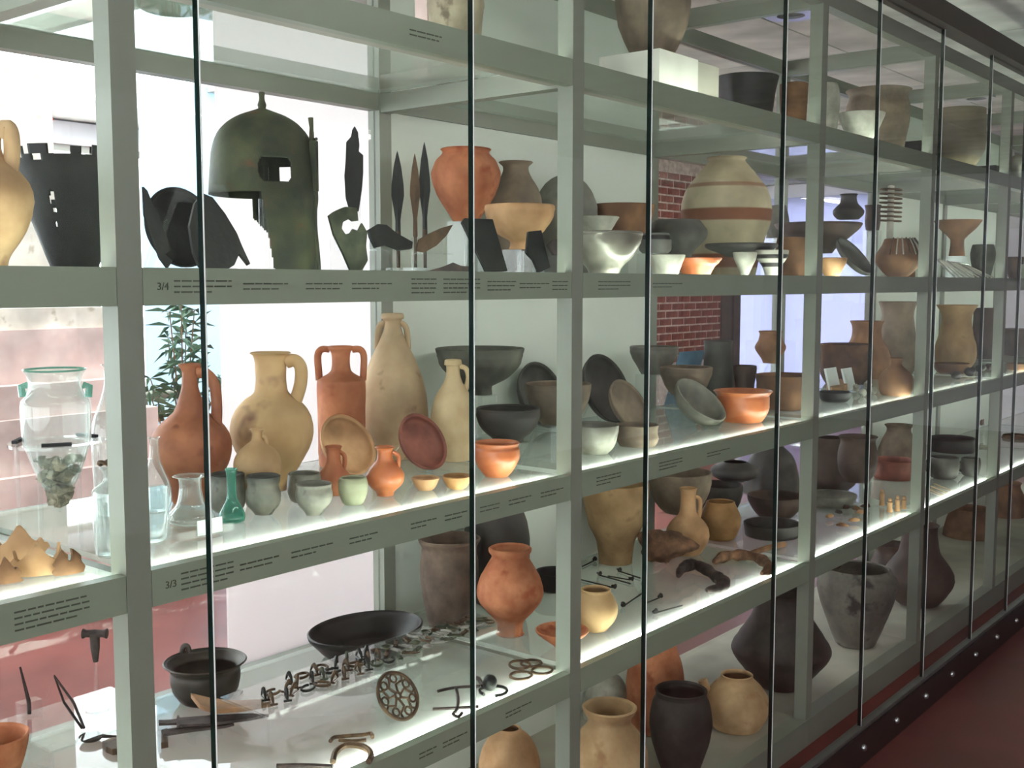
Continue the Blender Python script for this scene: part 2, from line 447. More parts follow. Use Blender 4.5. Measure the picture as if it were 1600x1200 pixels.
# brick pier with single bricks
BX0, BX1, BY = onY(990, 400, 3.6).x, onY(1127, 400, 3.6).x, 3.6
pier = slab('wall_brick', BX0, BX1, BY, BY+.3, 0, ZC, 'mortar')
slab('wall_pier', BX1, BX1+0.36, BY-.02, BY+.3, 0, ZC, 'umber')
bl, bh = 0.205, 0.066
bmes = {}
for r in range(int((2.6-0.9)/bh)):
    z = 0.9+r*bh; x = BX0-(0 if r % 2 else bl/2)
    while x < BX1-.03:
        a, b_ = max(x, BX0), min(x+bl, BX1); k = round(b_-a, 3)
        if k > .03:
            if k not in bmes:
                b = MB().box(0.008, k-.008, -.004, 0.002, .007, bh-.007).build('brick', 'brick', pier); bmes[k] = b.data
            else:
                b = bpy.data.objects.new('brick', bmes[k]); C.objects.link(b); b.parent = pier
            b.location = (a, BY+random.uniform(-.0015, .0015), z)
        x += bl

# ceiling light fittings
def lamp(x, y, ln, ax, label):
    t = thing('ceiling_light', label, 'light', (x, y, ZC-.07))
    a, b = (ln/2, .09) if ax == 'x' else (.09, ln/2)
    MB().box(-a, a, -b, b, .02, .07).build('housing', 'paint_light', t)
    MB().box(-a+.02, a-.02, -b+.015, b-.015, 0, .02).build('diffuser', 'lamp', t)
lamp(0.9, -1.5, 1.5, 'x', 'fluorescent ceiling light over the visitors\' side, above the viewer')  # added out of view to brighten the case front
lamp(2.5, -1.6, 1.2, 'x', 'fluorescent ceiling light over the visitors\' side, before the striped jar')  # also added for the case front, set where its reflection stays out of view
lamp(8.2, 1.9, 1.5, 'y', 'fluorescent ceiling light in the room behind, before the brick pier')
lamp(10.8, 2.2, 1.5, 'y', 'fluorescent ceiling light in the room behind, past the brick pier')

for lab, px in (('round ceiling spotlight over the room behind, above the white display block', (1236, 14)), ('round ceiling spotlight over the far bays', (1526, 147))):
    Q = onZ(*px, ZC); t = thing('ceiling_spotlight', lab, 'light', (Q.x, Q.y, ZC-.03))
    MB().lathe([(.06, 0), (.11, .0), (.115, .025), (.11, .03), (.06, .03), (.06, 0)], 24).build('ring', 'steel', t, True)
    MB().lathe([(0, .012), (.058, .012), (.058, .03), (0, .03)], 20).build('lens', 'grey_dark', t)
# ------------------------------------------------------------------ the display case
PX = [-0.23, 0.881, 1.987, 3.270, 4.279, 5.278, 6.28, 7.28, 8.28, 9.28]
PW = 0.041
DEP = 0.60
ZS = {1: 0.200, 2: 0.7155, 3: 1.171, 4: 1.623, 5: 2.083}
FH = 0.056
TOP = 2.50
case = thing('display_case', 'long grey-green metal showcase with glazed front and lit glass shelves', 'display case', (0, 0, 0.113))
def part(name, m, mat, smooth=False):
    o = m.build(name, mat, case, smooth); o.location = (0, 0, -0.113); return o
plat = slab('trim_1', PX[0]-.1, PX[-1]+.1, -0.088, DEP+.06, 0, 0.112, 'plinth_red')
for i, x in enumerate(PX):
    part('post', MB().box(x, x+PW, 0, PW, .113, TOP), 'paint')
    part('rear_post', MB().box(x, x+PW, DEP, DEP+PW, .113, TOP), 'paint')
    for s in (2, 3, 4, 5):
        part('cross_beam', MB().box(x+.004, x+PW-.004, PW, DEP, ZS[s]-FH, ZS[s]-.010), 'paint')
    part('cross_beam', MB().box(x+.004, x+PW-.004, PW, DEP, TOP-.06, TOP), 'paint')
CLOSED = {2, 5, 6, 8}
fascias = {}
for i in range(len(PX)-1):
    x0, x1 = PX[i]+PW, PX[i+1]
    for s in (2, 3, 4, 5):
        z = ZS[s]
        fascias[i, s] = part('fascia', MB().box(x0+.001, x1-.001, 0, .022, z-FH, z), 'fascia')
        part('rear_beam', MB().box(x0, x1, DEP+.004, DEP+PW-.004, z-.05, z-.006), 'paint')
        gs = part('glass_shelf', MB().box(x0+.002, x1-.002, .024, DEP+.002, z-.010, z-.0005), 'glass_shelf')
        MB().box(x0+.03, x1-.03, .030, .052, z-.026, z-.0105).build('light_strip', 'tube', gs)
        MB().box(x0+.01, x1-.01, .024, .060, z-FH+.004, z-.0265).build('light_channel', 'paint_light', gs)
    fascias[i, 1] = part('base_beam', MB().box(x0-.02, x1+.02, -.002, .05, .113, ZS[1]), 'paint')
    part('case_floor', MB().box(x0-.02, x1+.02, .05, DEP+.04, .16, ZS[1]-.001), 'case_floor')
    part('top_beam', MB().box(x0, x1, 0, .04, TOP-.055, TOP), 'paint')
    part('rear_beam', MB().box(x0, x1, DEP+.004, DEP+PW-.004, TOP-.055, TOP), 'paint')
    if i in CLOSED:
        for s in (1, 2, 3, 4, 5):
            zt = (ZS[s+1]-.05 if s < 5 else TOP-.055)
            part('back_panel', MB().box(x0, x1, DEP+.012, DEP+.024, ZS[s]-.006, zt), 'panel_white')
    else:
        part('rear_glass', MB().box(x0, x1, DEP+.016, DEP+.022, .16, TOP-.055), 'glass_front')
# front glazing
GX = [-0.30, 0.37] + [onY(p, 600, -.08).x for p in (320, 737, 1010, 1215, 1358, 1455, 1530, 1585)] + [5.72, 6.3, 6.9, 7.5, 8.1, 8.7, 9.3]
glz = thing('front_glazing', 'tall clear glass panels standing on a bolted rail before the showcase', 'glazing', (0, -.08, .113))
for a, b in zip(GX, GX[1:]):
    m = MB().box(a+.0008, b-.0008, -.006, .006, .012, 2.50-.113)
    o = m.build('glass_panel', 'glass_front', glz)
    o.data.materials.append(MATS['glass_edge'])
    for p in o.data.polygons:
        if abs(p.normal.x) > .9: p.material_index = 1
    MB().box(a-.0009, a+.0009, -.0075, -.0062, .012, 2.50-.113).build('edge_seal', 'gilt_edge', glz)
MB().box(GX[0], GX[-1], -.014, .014, 0, .014).build('base_rail', 'steel', glz)
MB().box(GX[0], GX[-1], -.04, .03, 2.50-.113, 2.575-.113).build('top_rail', 'rail_dark', glz)
skirt = MB().box(GX[0], GX[-1], -.022, -.0085, -.112, -.001).build('skirt', 'rail_dark', glz)
bolt_me = None
x = 0.2
while x < 9.0:
    if bolt_me is None:
        b = MB().lathe([(0, 0), (.011, 0), (.011, .006), (.007, .011), (0, .012)], 10, Matrix.Rotation(math.pi/2, 3, 'X')).build('bolt', 'steel', skirt, True); bolt_me = b.data
    else:
        b = bpy.data.objects.new('bolt', bolt_me); C.objects.link(b); b.parent = skirt
    b.location = (x, -.022, -.05); x += 0.30
# captions on the fascias: lines of print too small to read, and the shelf numbers
def caption(i, s, px0, px1, lines, row, dz=0.0):
    f = fascias[i, s]
    X0, X1 = onY(px0, row, 0).x, onY(px1, row, 0).x
    rnd = random.Random(int(px0)*7+s); m = MB()
    zt = ZS[s]-FH*0.5+(lines-1)*.0042+dz
    for k in range(lines):
        z = zt-k*.0084; x = X0; xe = X0+(X1-X0)*(1.0 if k < lines-1 else rnd.uniform(.55, .95))
        while x < xe-.004:
            l = min(rnd.uniform(.008, .022), xe-x)
            m.box(x, x+l, -.0006, .0005, z-.0012, z+.0012); x += l+.0028
    if m.v: m.build('caption', 'ink', f)
for a in ((272, 362, 3), (380, 450, 2), (478, 535, 2), (550, 612, 2), (643, 682, 4), (693, 750, 4), (762, 806, 3), (812, 858, 2), (863, 888, 3)): caption(1, 4, *a, 446)
for a, r in (((283, 365, 4), 900), ((375, 436, 2), 880), ((455, 520, 2), 855), ((546, 590, 2), 838), ((642, 682, 2), 820), ((695, 730, 2), 808), ((750, 782, 2), 796), ((795, 830, 2), 785), ((845, 880, 2), 772)): caption(1, 3, *a, r)
for a, r in (((655, 682, 2), 1178), ((692, 730, 2), 1160), ((790, 830, 2), 1120)): caption(1, 2, *a, r)
caption(1, 5, 640, 690, 2, 55); caption(0, 3, 22, 140, 4, 955)
for a in ((935, 985, 3), (1020, 1066, 2)): caption(2, 4, *a, 443)
for a, r in (((932, 970, 3), 748), ((1030, 1066, 3), 722), ((1105, 1140, 2), 705)): caption(2, 3, *a, r)
def number(i, s, txt, px, row):
    cu = bpy.data.curves.new('number', 'FONT'); cu.body = txt; cu.size = .016; cu.extrude = .0005
    to = bpy.data.objects.new('number', cu); C.objects.link(to)
    bpy.context.view_layer.update()
    me = bpy.data.meshes.new_from_object(to.evaluated_get(bpy.context.evaluated_depsgraph_get()))
    bpy.data.objects.remove(to)
    me.materials.clear(); me.materials.append(MATS['ink'])
    o = bpy.data.objects.new('shelf_number', me); C.objects.link(o); o.parent = fascias[i, s]
    o.rotation_euler = (math.pi/2, 0, 0); o.location = (onY(px, row, 0).x, -.0004, ZS[s]-FH*.5-.005)
number(1, 4, '3/4', 245, 446); number(1, 3, '3/3', 258, 917)

# ------------------------------------------------------------------ builders for the exhibits
def riser(P, z0, z1, hw, what, dy=None):
    """bent acrylic bridge: top sheet and two legs"""
    dy = dy or hw
    m = MB(); t = .004
    m.box(-hw, hw, -dy, dy, z1-z0-t, z1-z0-.0004); m.box(-hw, -hw+t, -dy, dy, .0004, z1-z0-t); m.box(hw-t, hw, -dy, dy, .0004, z1-z0-t)
    o = m.build('acrylic_riser', 'acrylic'); o.location = (P.x, P.y, z0)
    return tag(o, 'clear acrylic bridge stand under the ' + what, 'stand', 'clear acrylic stands')
PLACED = {}
def V(name, label, cat, S, cx, pts, mat, by=None, Y=None, lift=None, th=.006, handles=(), group=None, sub=4, what=None, inner=None, seg=40, closed=False, hr=None, spin=0.0, bridge=True):
    """turned vessel. pts: (pixel row, half width in pixels) from foot to rim; by: pixel row of the foot centre on the shelf, or Y the depth"""
    zs = ZS[S]
    mr = max(h for _, h in pts)
    if Y is None:
        P = onZ(cx, by, zs)
    else:
        P = onY(cx, pts[len(pts)//2][0], Y); P.z = zs
    Yc = min(max(P.y, mr*spx(P)+(.028 if S < 5 else .03)), .594-mr*spx(P))
    if Yc != P.y:
        P = onY(cx, pts[len(pts)//2][0], Yc); P.z = zs
    if lift:
        z = zpx(P.x, P.y, lift)
        if z > zs+.008:
            P.z = z
            if bridge: riser(P, zs, P.z, max(pts[0][1]*spx(P)*1.05, .03), what or name.replace('_', ' '))
    pr = []
    for k, (y, hw) in enumerate(pts):
        z = P.z if k == 0 else zpx(P.x, P.y, y)
        s = spx(Vector((P.x, P.y, z)))
        pr.append((hw*s, z-P.z))
    pr = catmull(pr, sub) if sub > 1 else pr
    pr = [(max(r, .001), max(z, 0.0)) for r, z in pr]
    rw = random.Random(int(cx)*31+S)
    if sub > 1 and 'glass' not in mat: pr = [(r*(1+rw.uniform(-.009, .009)) if 1 < k < len(pr)-2 else r, z) for k, (r, z) in enumerate(pr)]
    full = ([(0, 0)]+pr+[(0, pr[-1][1])]) if closed else shell(pr, th)
    P.z += .0004
    body = MB().lathe(full, seg)
    if not handles:
        o = body.build(name, mat, None, True); o.location = P
        o.rotation_euler.z = spin
    else:
        o = empty(name, P); body.build('body', mat, o, True)
        for h in handles:
            pp = []
            for dx, y in h:
                z = zpx(P.x, P.y, y); s = spx(Vector((P.x, P.y, z)))
                pp.append(RT*(dx*s) + Vector((0, 0, z-P.z)))
            pp = [Vector(q) for q in catmull([tuple(q) for q in pp], 4)]
            MB().tube(pp, hr or .008, 10, flat=1.5).build('handle', mat, o, True)
    PLACED[name] = P
    return tag(o, label, cat, group)
def easel(P, R, t, z0, what):
    """two clear rods with a lip that hold up a leaning dish"""
    n = Vector((0, -math.cos(t), math.sin(t))); u = Vector((0, math.sin(t), math.cos(t)))
    m = MB()
    for dx in (-.35*R, .35*R):
        lo = P - u*R*0.93 - n*.006 + Vector((dx, 0, 0)); lo.z = z0+.003
        hi = P + u*R*0.25 - n*(.012) + Vector((dx, 0, 0))
        m.tube([lo+Vector((0, -R*.35-.03, 0)), lo, hi], .0022, 6)
        ft = Vector((hi.x, min(hi.y+.04+R*.25, .592), z0+.003)); m.tube([hi, ft], .0022, 6)
    o = m.build('dish_easel', 'acrylic', None, True, tuple(Vector((P.x, P.y, z0))))
    return tag(o, 'clear acrylic easel holding up the ' + what, 'stand', 'clear acrylic stands')
def dish(name, label, cat, S, cx, cy, rpx, prof, mat, tilt=28, what=None, Y=None, turn=0.0, group=None, th=None):
    """open dish leaning on an easel, its mouth to the front of the case. prof: (r, z) in units of the rim radius"""
    t = math.radians(tilt); zs = ZS[S]
    Yc = Y or 0.3
    for _ in range(30):
        P = onY(cx, cy, Yc); R = rpx*spx(P)
        if Y: break
        # lowest point of rim must touch the shelf
        want = zs + R*math.cos(t) + .003
        Yn = (onZ(cx, cy, want)).y if abs(cy-440) > 12 else Yc
        Yc += (Yn-Yc)*.5
    R_ = rpx*spx(onY(cx, cy, Yc)); Yc = min(max(Yc, .1), .58-R_*math.sin(t))
    P = onY(cx, cy, Yc); R = rpx*spx(P)
    depth = max(z for r, z in prof)*R
    pr = catmull([(r*R, z*R) for r, z in prof], 3)
    full = shell([(max(r, .001), max(z, 0)) for r, z in pr], th or .006)
    full = [(r, z-depth) for r, z in full]
    n = Vector((math.sin(math.radians(turn)), -math.cos(math.radians(turn)), 0))*math.cos(t) + Vector((0, 0, math.sin(t)))
    q = Vector((0, 0, 1)).rotation_difference(n).to_matrix()
    o = MB().lathe(full, 44).build(name, mat, None, True)
    o.rotation_euler = q.to_euler()
    low = min((q @ v.co).z for v in o.data.vertices)
    P.z = zs - low + .0058
    o.location = P
    easel(P-n*depth, R, t, zs, what or name.replace('_', ' '))
    return tag(o, label, cat, group)
PLATE = [(.45, 0), (.5, .04), (.82, .10), (.94, .2), (.97, .3), (1.0, .34)]
BOWL = [(.35, 0), (.38, .05), (.7, .18), (.93, .42), (1.0, .68)]
def flat(name, label, cat, S, base, Y, outline, mat, th=.006, lean=12, stand=False, what=None, face='front', parent=None, holes=None, smooth=False):
    """upright sheet or shard: outline in pixels on a leaning plane through the base pixel"""
    zs = ZS[S]; P = onY(base[0], base[1], Y); P.z = zs+.001
    l = math.radians(lean)
    h = Vector((0, -1, 0)) if face == 'front' else Vector((-FW.x, -FW.y, 0)).normalized()
    n = h*math.cos(l) + Vector((0, 0, math.sin(l)))
    low = max(y for x, y in outline)
    pts = [onP(x, y, P, n) for x, y in outline]
    dz = zs+.0015-min(p.z for p in pts)
    if stand is False or stand == 'easel': pts = [p+Vector((0, 0, dz)) for p in pts]
    o = MB().prism(pts, -n*th).build(name, mat, parent, smooth, None if parent else tuple(P))
    if stand:
        cx = sum((p.x for p in pts))/len(pts); cy = sum((p.y for p in pts))/len(pts); zt = (min(p.z for p in pts)+max(p.z for p in pts))/2
        mn = min(p.z for p in pts)
        m = MB()
        w = (max(p.x for p in pts)-min(p.x for p in pts))*.3+.008
        c = Vector((cx, cy, 0))+h*-.016
        m.prism([c+Vector((-w, 0, zs+.0005)), c+Vector((w, 0, zs+.0005)), c+Vector((w, .0, zt)), c+Vector((-w, .0, zt))], -h*.004)
        m.prism([c+Vector((-w, 0, zs+.0005)), c+Vector((w, 0, zs+.0005)), c+Vector((w, 0, zs+.0005))-h*.05, c+Vector((-w, 0, zs+.0005))-h*.05], (0, 0, .004))
        if mn > zs+.01:
            m.prism([c+Vector((-w, 0, mn-.004)), c+Vector((w, 0, mn-.004)), c+Vector((w, 0, mn-.004))+h*.03, c+Vector((-w, 0, mn-.004))+h*.03], (0, 0, .003))
        tag(m.build('acrylic_stand', 'acrylic', None, False, tuple(c+Vector((0, 0, zs)))), 'clear acrylic angle stand behind the ' + (what or name.replace('_', ' ')), 'stand', 'clear acrylic stands')
    return tag(o, label, cat) if parent is None else o
def lay(name, label, cat, S, outline, mat, th=.006, z=None, group=None):
    """flat thing lying on a shelf: outline in pixels"""
    zz = (z if z is not None else ZS[S])+.0006
    pts = [onZ(x, y, zz) for x, y in outline]
    c = sum(pts, Vector())/len(pts)
    o = MB().prism(pts, (0, 0, th)).build(name, mat, None, False, tuple(c))
    return tag(o, label, cat, group)
def wire(name, label, cat, S, paths, mat, r=.0025, z=None, group=None, closed=False, hump=0.0):
    """thing bent from wire, lying on a shelf; paths in pixels"""
    zz = (z if z is not None else ZS[S])+r+.0006
    m = MB(); c = None
    for path in paths:
        pts = [tuple(onZ(x, y, zz)) for x, y in path]
        if len(pts) > 2 and not closed: pts = catmull(pts, 3)
        if hump:
            n = len(pts)-1; pts = [(p[0], p[1], p[2]+hump*math.sin(math.pi*i/n)) for i, p in enumerate(pts)]
        c = c or pts[0]
        m.tube(pts, r, 6, closed)
    o = m.build(name, mat, None, True, c)
    return tag(o, label, cat, group)
# ---- the room behind the case
Pm = onY(18, 480, 4.0)
t = thing('stone_monument', 'pale stone shaft on a stepped pinkish pedestal in the bright room behind', 'monument', (Pm.x, 4.0, 0))
def zz(y): return zpx(Pm.x, 4.0, y)
def mbox(name, hw, z0, z1, mat, dy=None):
    s = spx(Pm); return MB().box(-hw*s*1.25, hw*s*1.25, -(dy or hw*s), (dy or hw*s), z0, z1).build(name, mat, t)
mbox('shaft', 44, zz(480), 2.7, 'pale_stone')
mbox('capital', 84, zz(512), zz(480), 'pale_stone'); mbox('block', 92, zz(592), zz(512), 'pink_stone')
mbox('step', 120, zz(640), zz(592), 'pink_stone'); mbox('step', 134, zz(720), zz(640), 'pink_stone'); mbox('step', 150, 0, zz(720), 'pink_stone')
# plant in a tub
Pp = onY(285, 640, 3.9); Pp.z = 0
t = thing('potted_plant', 'leafy green shrub in a tub in the bright room behind the jugs', 'plant', Pp)
MB().lathe(shell([(.12, 0), (.15, .1), (.17, .28)], .012), 24).build('tub', 'terra', t, True)
MB().lathe([(0, .22), (.155, .22), (.155, .24), (0, .25)], 24).build('soil', 'umber', t, True)
rnd = random.Random(3); stm = MB(); lf = MB()
for k in range(9):
    a = rnd.uniform(0, 6.28); top = Vector((math.cos(a)*rnd.uniform(.05, .3), math.sin(a)*rnd.uniform(.05, .3), rnd.uniform(.9, 1.55)))
    pts = [Vector((math.cos(a)*.04, math.sin(a)*.04, .24)), Vector((top.x*.35, top.y*.35, top.z*.6)), top]
    pts = [Vector(q) for q in catmull([tuple(p) for p in pts], 5)]
    stm.tube(pts, [.008*(1-.7*i/len(pts)) for i in range(len(pts))], 6)
    for i in range(3, len(pts)):
        for q in range(5):
            d = Vector((rnd.uniform(-1, 1), rnd.uniform(-1, 1), rnd.uniform(-.5, .5))).normalized(); L_ = rnd.uniform(.08, .15)
            w_ = d.cross(Vector((0, 0, 1))).normalized()*.013; b0 = pts[i]
            c1 = b0+d*L_*.45+Vector((0, 0, .012)); e1 = b0+d*L_-Vector((0, 0, .02))
            lf.add([b0, c1+w_, e1, c1-w_], [(0, 1, 2), (0, 2, 3)])
stm.build('stems', 'brown', t, True)
tag(lf.build('foliage', 'leaf', t), kind='stuff')
# hand rail before the window
r0, r1 = onY(226, 618, 4.4), onY(292, 612, 4.4); zr = r1.z
t = thing('handrail', 'grey pipe handrail behind the plant', 'railing', (r0.x, 4.4, 0))
MB().tube([(-.06, 0, zr), (r1.x-r0.x, 0, zr)], .03, 12).build('rail', 'paint', t, True)
for x in (0, r1.x-r0.x-.05): MB().tube([(x, 0, 0), (x, 0, zr-.02)], .018, 10).build('baluster', 'paint', t, True)
# red wedge-shaped pennant by the window
Q = [onY(x, y, 6.1) for x, y in ((71, 152), (84, 188), (71, 186))]
zt = 2.6; m = MB().prism(Q, (0, .012, 0)); m.tube([Q[0], Vector((Q[0].x, Q[0].y, ZC))], .004, 6)
tag(m.build('pennant', 'sign_red', None, False, tuple(Q[0])), 'small red triangular pennant hanging beside the stone shaft', 'pennant')
# ================================================================== shelf 4 (eye level), left and first bay
V('storage_jug', 'large buff jug with a strap handle on the eye-level shelf beside a black bucket', 'jug', 4, -18,
  [(412, 22), (400, 27), (360, 52), (315, 64), (285, 58), (262, 40), (250, 27), (235, 20), (215, 20), (205, 24)], 'beige', Y=.17,
  handles=[[(20, 214), (30, 199), (37, 208), (38, 235), (34, 268)]])
def torn(name, label, cat, S, cx, Y, rows, mat, holes, jag, seg=72, sub=5, th=.003, parent=None, origin=None, keep=None):
    """thin sheet-metal body turned on an axis with cells torn out"""
    P = onY(cx, rows[len(rows)//2][0], Y); P.z = ZS[S]
    pr = []
    for k, (y, hw) in enumerate(rows):
        z = max(zpx(P.x, P.y, y), P.z) if k else P.z
        pr.append((hw*spx(Vector((P.x, P.y, z))), z-P.z))
    pr = catmull(pr, sub); n = len(pr)
    bm = bmesh.new(); g = [[bm.verts.new((r*math.sin(2*math.pi*k/seg)*-1, -r*math.cos(2*math.pi*k/seg), z+.0005)) for k in range(seg)] for r, z in pr]
    for i in range(n-1):
        for k in range(seg):
            if keep and not keep(360.0*(k+.5)/seg, (i+.5)/(n-1), pr[i][1]): continue
            if any(abs(((360.0*(k+.5)/seg-h[0]+180) % 360)-180) < h[2] and abs((i+.5)/(n-1)-h[1]) < h[3] for h in holes): continue
            if i >= n-1-jag(k): continue
            l = (k+1) % seg; bm.faces.new((g[i][k], g[i][l], g[i+1][l], g[i+1][k]))
    loose = [v for v in bm.verts if not v.link_faces]
    bmesh.ops.delete(bm, geom=loose, context='VERTS')
    bmesh.ops.recalc_face_normals(bm, faces=bm.faces)
    me = bpy.data.meshes.new(name); bm.to_mesh(me); bm.free(); me.materials.append(MATS[mat])
    me.polygons.foreach_set('use_smooth', [True]*len(me.polygons))
    o = bpy.data.objects.new(name, me); C.objects.link(o); o.location = P
    md = o.modifiers.new('sheet', 'SOLIDIFY'); md.thickness = th; md.offset = -1
    return o, P
rj = random.Random(11); jg = []
for _ in range(36): jg += [rj.choice((0, 0, 2, 3, 5, 9, 13))]*4
o, P = torn('bronze_bucket', '', '', 4, 112, .33, [(411, 34), (400, 42), (388, 46), (330, 66), (280, 80), (258, 88), (245, 91), (232, 93)], 'bronze_black',
     [(97, .80, 2.5, .03), (88, .79, 4, .045), (84, .76, 3, .03), (74, .87, 4.5, .07), (62, .75, 4.5, .05), (104, .6, 4, .03), (52, .48, 2, .012), (56, .46, 2, .012), (53, .42, 3, .014), (54, .37, 2, .01)], lambda k: jg[k], 144, 9,
     keep=lambda az, f, z: abs(((az-51+180) % 360)-180) < 122)
MB().lathe([(0, .0008), (.043*1, .0008), (.04, .006), (0, .006)], 30).build('base_plate', 'bronze_black', o, True)
tag(o, 'blackened bronze bucket with torn pierced rim standing beside the large buff jug', 'bucket')
flat('bronze_strip', 'long dark bronze strip leaning beside the post', 'strip', 4, (250, 412), .16, [(224, 286), (230, 292), (268, 384), (258, 392), (270, 402), (262, 414), (250, 398), (226, 330)], 'bronze_black', .005, 8)
dish('bronze_disc', 'round dark bronze disc standing upright behind an acrylic label holder', 'disc', 4, 282, 345, 64, [(.3, 0), (.6, .02), (.9, .06), (.97, .12), (1.0, .14)], 'bronze_black', 10, 'round bronze disc', Y=.36, th=.004)
flat('bronze_cheek_plate', 'pointed dark bronze plate with riveted edge leaning on an acrylic stand', 'plate', 4, (330, 408), .14,
     [(312, 404), (302, 382), (296, 340), (304, 305), (318, 290), (332, 296), (352, 322), (370, 352), (378, 372), (391, 400), (388, 402), (374, 384), (366, 402), (356, 408)], 'bronze_black', .006, 16, 'easel', 'pointed bronze plate')
m = MB()
A_ = [onY(x, y, .20) for x, y in ((268, 316), (276, 290), (352, 288), (362, 318))]
m.prism(A_, (0, .003, 0)); a, b = A_[0].copy(), A_[3].copy()
m.prism([a, a+Vector((.012, 0, 0)), Vector((a.x+.012, .28, ZS[4]+.0006)), Vector((a.x, .28, ZS[4]+.0006))], (0, .003, 0))
m.prism([b, b-Vector((.012, 0, 0)), Vector((b.x-.012, .28, ZS[4]+.0006)), Vector((b.x, .28, ZS[4]+.0006))], (0, .003, 0))
tag(m.build('label_holder', 'acrylic', None, False, tuple(A_[0])), 'folded clear acrylic holder before the round bronze disc', 'stand', 'clear acrylic stands')
# helmet
HX = 412
def hkeep(az, f, z):
    a = ((az+29+180) % 360)-180      # 0 = face of the helmet, + to the visitors' side
    ze = abs(z-(zE0+zE1)/2)/((zE1-zE0)/2)
    if ze < 1 and 36+5*ze**4 < a < 72-5*ze**4: return False
    if ze < 1 and -94 < a < -36: return False
    if z < zH:
        if -125 < a < -88: return z > zB + (a+88)**2*.00003
        if abs(a) < 1.5: return False
        k = (zH-z)/zH
        return abs(a) < 70-12*k
    return True
Ph = onY(HX, 300, .26)
zE0, zE1 = (zpx(Ph.x, Ph.y, v)-ZS[4] for v in (291, 254))
zH, zB = (zpx(Ph.x, Ph.y, v)-ZS[4] for v in (306, 372))
root = thing('bronze_helmet', 'greenish bronze helmet with top knob, eye openings and long cheek guards', 'helmet', (Ph.x, Ph.y, ZS[4]))
o, P = torn('helmet_shell', '', '', 4, HX, .26, [(411, 86), (398, 85), (360, 82), (330, 82), (312, 84), (290, 83), (262, 81), (235, 78), (212, 70), (195, 56), (183, 38), (175, 18), (170, 5)], 'bronze',
     [], lambda k: 0, 240, 10, .004, keep=hkeep)
o.parent = root; o.location = (0, 0, 0)
def hz(y): return zpx(Ph.x, Ph.y, y)-ZS[4]
sp = spx(Ph)
MB().lathe([(0, hz(174)), (7*sp, hz(174)), (6*sp, hz(168)), (7*sp, hz(164)), (4.5*sp, hz(157)), (4*sp, hz(152)), (5*sp, hz(146)), (4*sp, hz(144)), (0, hz(144))], 16).build('knob', 'bronze', root, True)
m = MB(); d = Vector((math.sin(math.radians(29)), -math.cos(math.radians(29)), 0)); e = Vector((d.y, -d.x, 0))
rz_ = Matrix.Rotation(math.radians(29), 3, 'Z')
m.box(-.007, .007, -85*sp-.004, -78*sp, hz(300), hz(222), rz_)
m.tube([d*80*sp+Vector((0, 0, hz(226))), d*80*sp+Vector((0, 0, hz(200))), d*79*sp+Vector((0, 0, hz(186)))], [.005, .004, .005], 8)
m.tube([d*66*sp-e*.02+Vector((0, 0, hz(221))), d*88*sp+Vector((0, 0, hz(219)))], .003, 8)
m.build('nose_guard', 'bronze', root, True)
m = MB().lathe([(.0, .0005), (.05, .0005), (.05, .006), (.010, .007), (.010, hz(230)), (.045, hz(222)), (0, hz(220))], 24)
tag(m.build('helmet_stand', 'acrylic', None, True), 'clear acrylic post stand inside the bronze helmet', 'stand', 'clear acrylic stands').location = (Ph.x, Ph.y, ZS[4])
# blades and shards
def leafblade(name, label, S, cx, y0, y1, hw, Y, mat='bronze_green', foot=None, zbase=None):
    """upright spearhead with mid-rib and socket on a small acrylic block"""
    P = onY(cx, y0, Y); zb, zt = zpx(P.x, Y, y0), zpx(P.x, Y, y1)
    s = spx(P); hw = hw*s; H = zt-zb
    rows = [(0, .45, .45), (.22, .4, .4), (.34, .62, .3), (.5, 1, .28), (.62, .95, .26), (.82, .6, .2), (.95, .22, .12), (1, .03, .03)]
    vs = []; fs = []
    for f, a, b in rows:
        rg = (RT.x, RT.y, 0)
        for dx, dy in ((-a, 0), (0, -b), (a, 0), (0, b)):
            vs.append(Vector((RT.x*dx*hw - FW.x*-dy*hw*.5, RT.y*dx*hw - FW.y*-dy*hw*.5, zb+f*H-ZS[S])))
    n = len(rows)
    for i in range(n-1):
        for k in range(4): fs.append((i*4+k, i*4+(k+1) % 4, i*4+4+(k+1) % 4, i*4+4+k))
    fs += [(3, 2, 1, 0), tuple(n*4-4+k for k in range(4))]
    root = thing(name, label, 'spearhead', (P.x, Y, ZS[S]))
    MB().add(vs, fs).build('blade', mat, root)
    MB().tube([(0, 0, .012), (0, 0, max(zb-ZS[S], .013)+.02)], max(hw*.3, .003), 8).build('pin', 'bronze_brown', root, True)
    tag(MB().box(-.02, .02, -.02, .02, .0005, .012).build('block', 'acrylic', root), 'clear acrylic foot')
    return root
flat('broad_spearhead', 'broad broken spearhead rising behind a pierced bronze fragment', 'spearhead', 4, (553, 330), .32,
     [(546, 330), (540, 310), (538, 275), (540, 250), (541, 222), (548, 214), (550, 203), (554, 197), (559, 206), (561, 226), (560, 236), (567, 242), (567, 270), (565, 295), (560, 330)], 'bronze_black', .007, 0, True, 'broad broken spearhead', 'cam')
leafblade('spearhead', 'dark leaf-shaped spearhead with blunt chipped tip, beside the rear post', 4, 622, 375, 236, 10, .36, 'bronze_black')
leafblade('spearhead', 'slim corroded spearhead between two taller blades', 4, 649, 370, 240, 8, .30, 'bronze_brown')
leafblade('spearhead', 'tall needle-pointed spearhead next to the round orange pot', 4, 664, 372, 222, 9, .33, 'bronze_black')
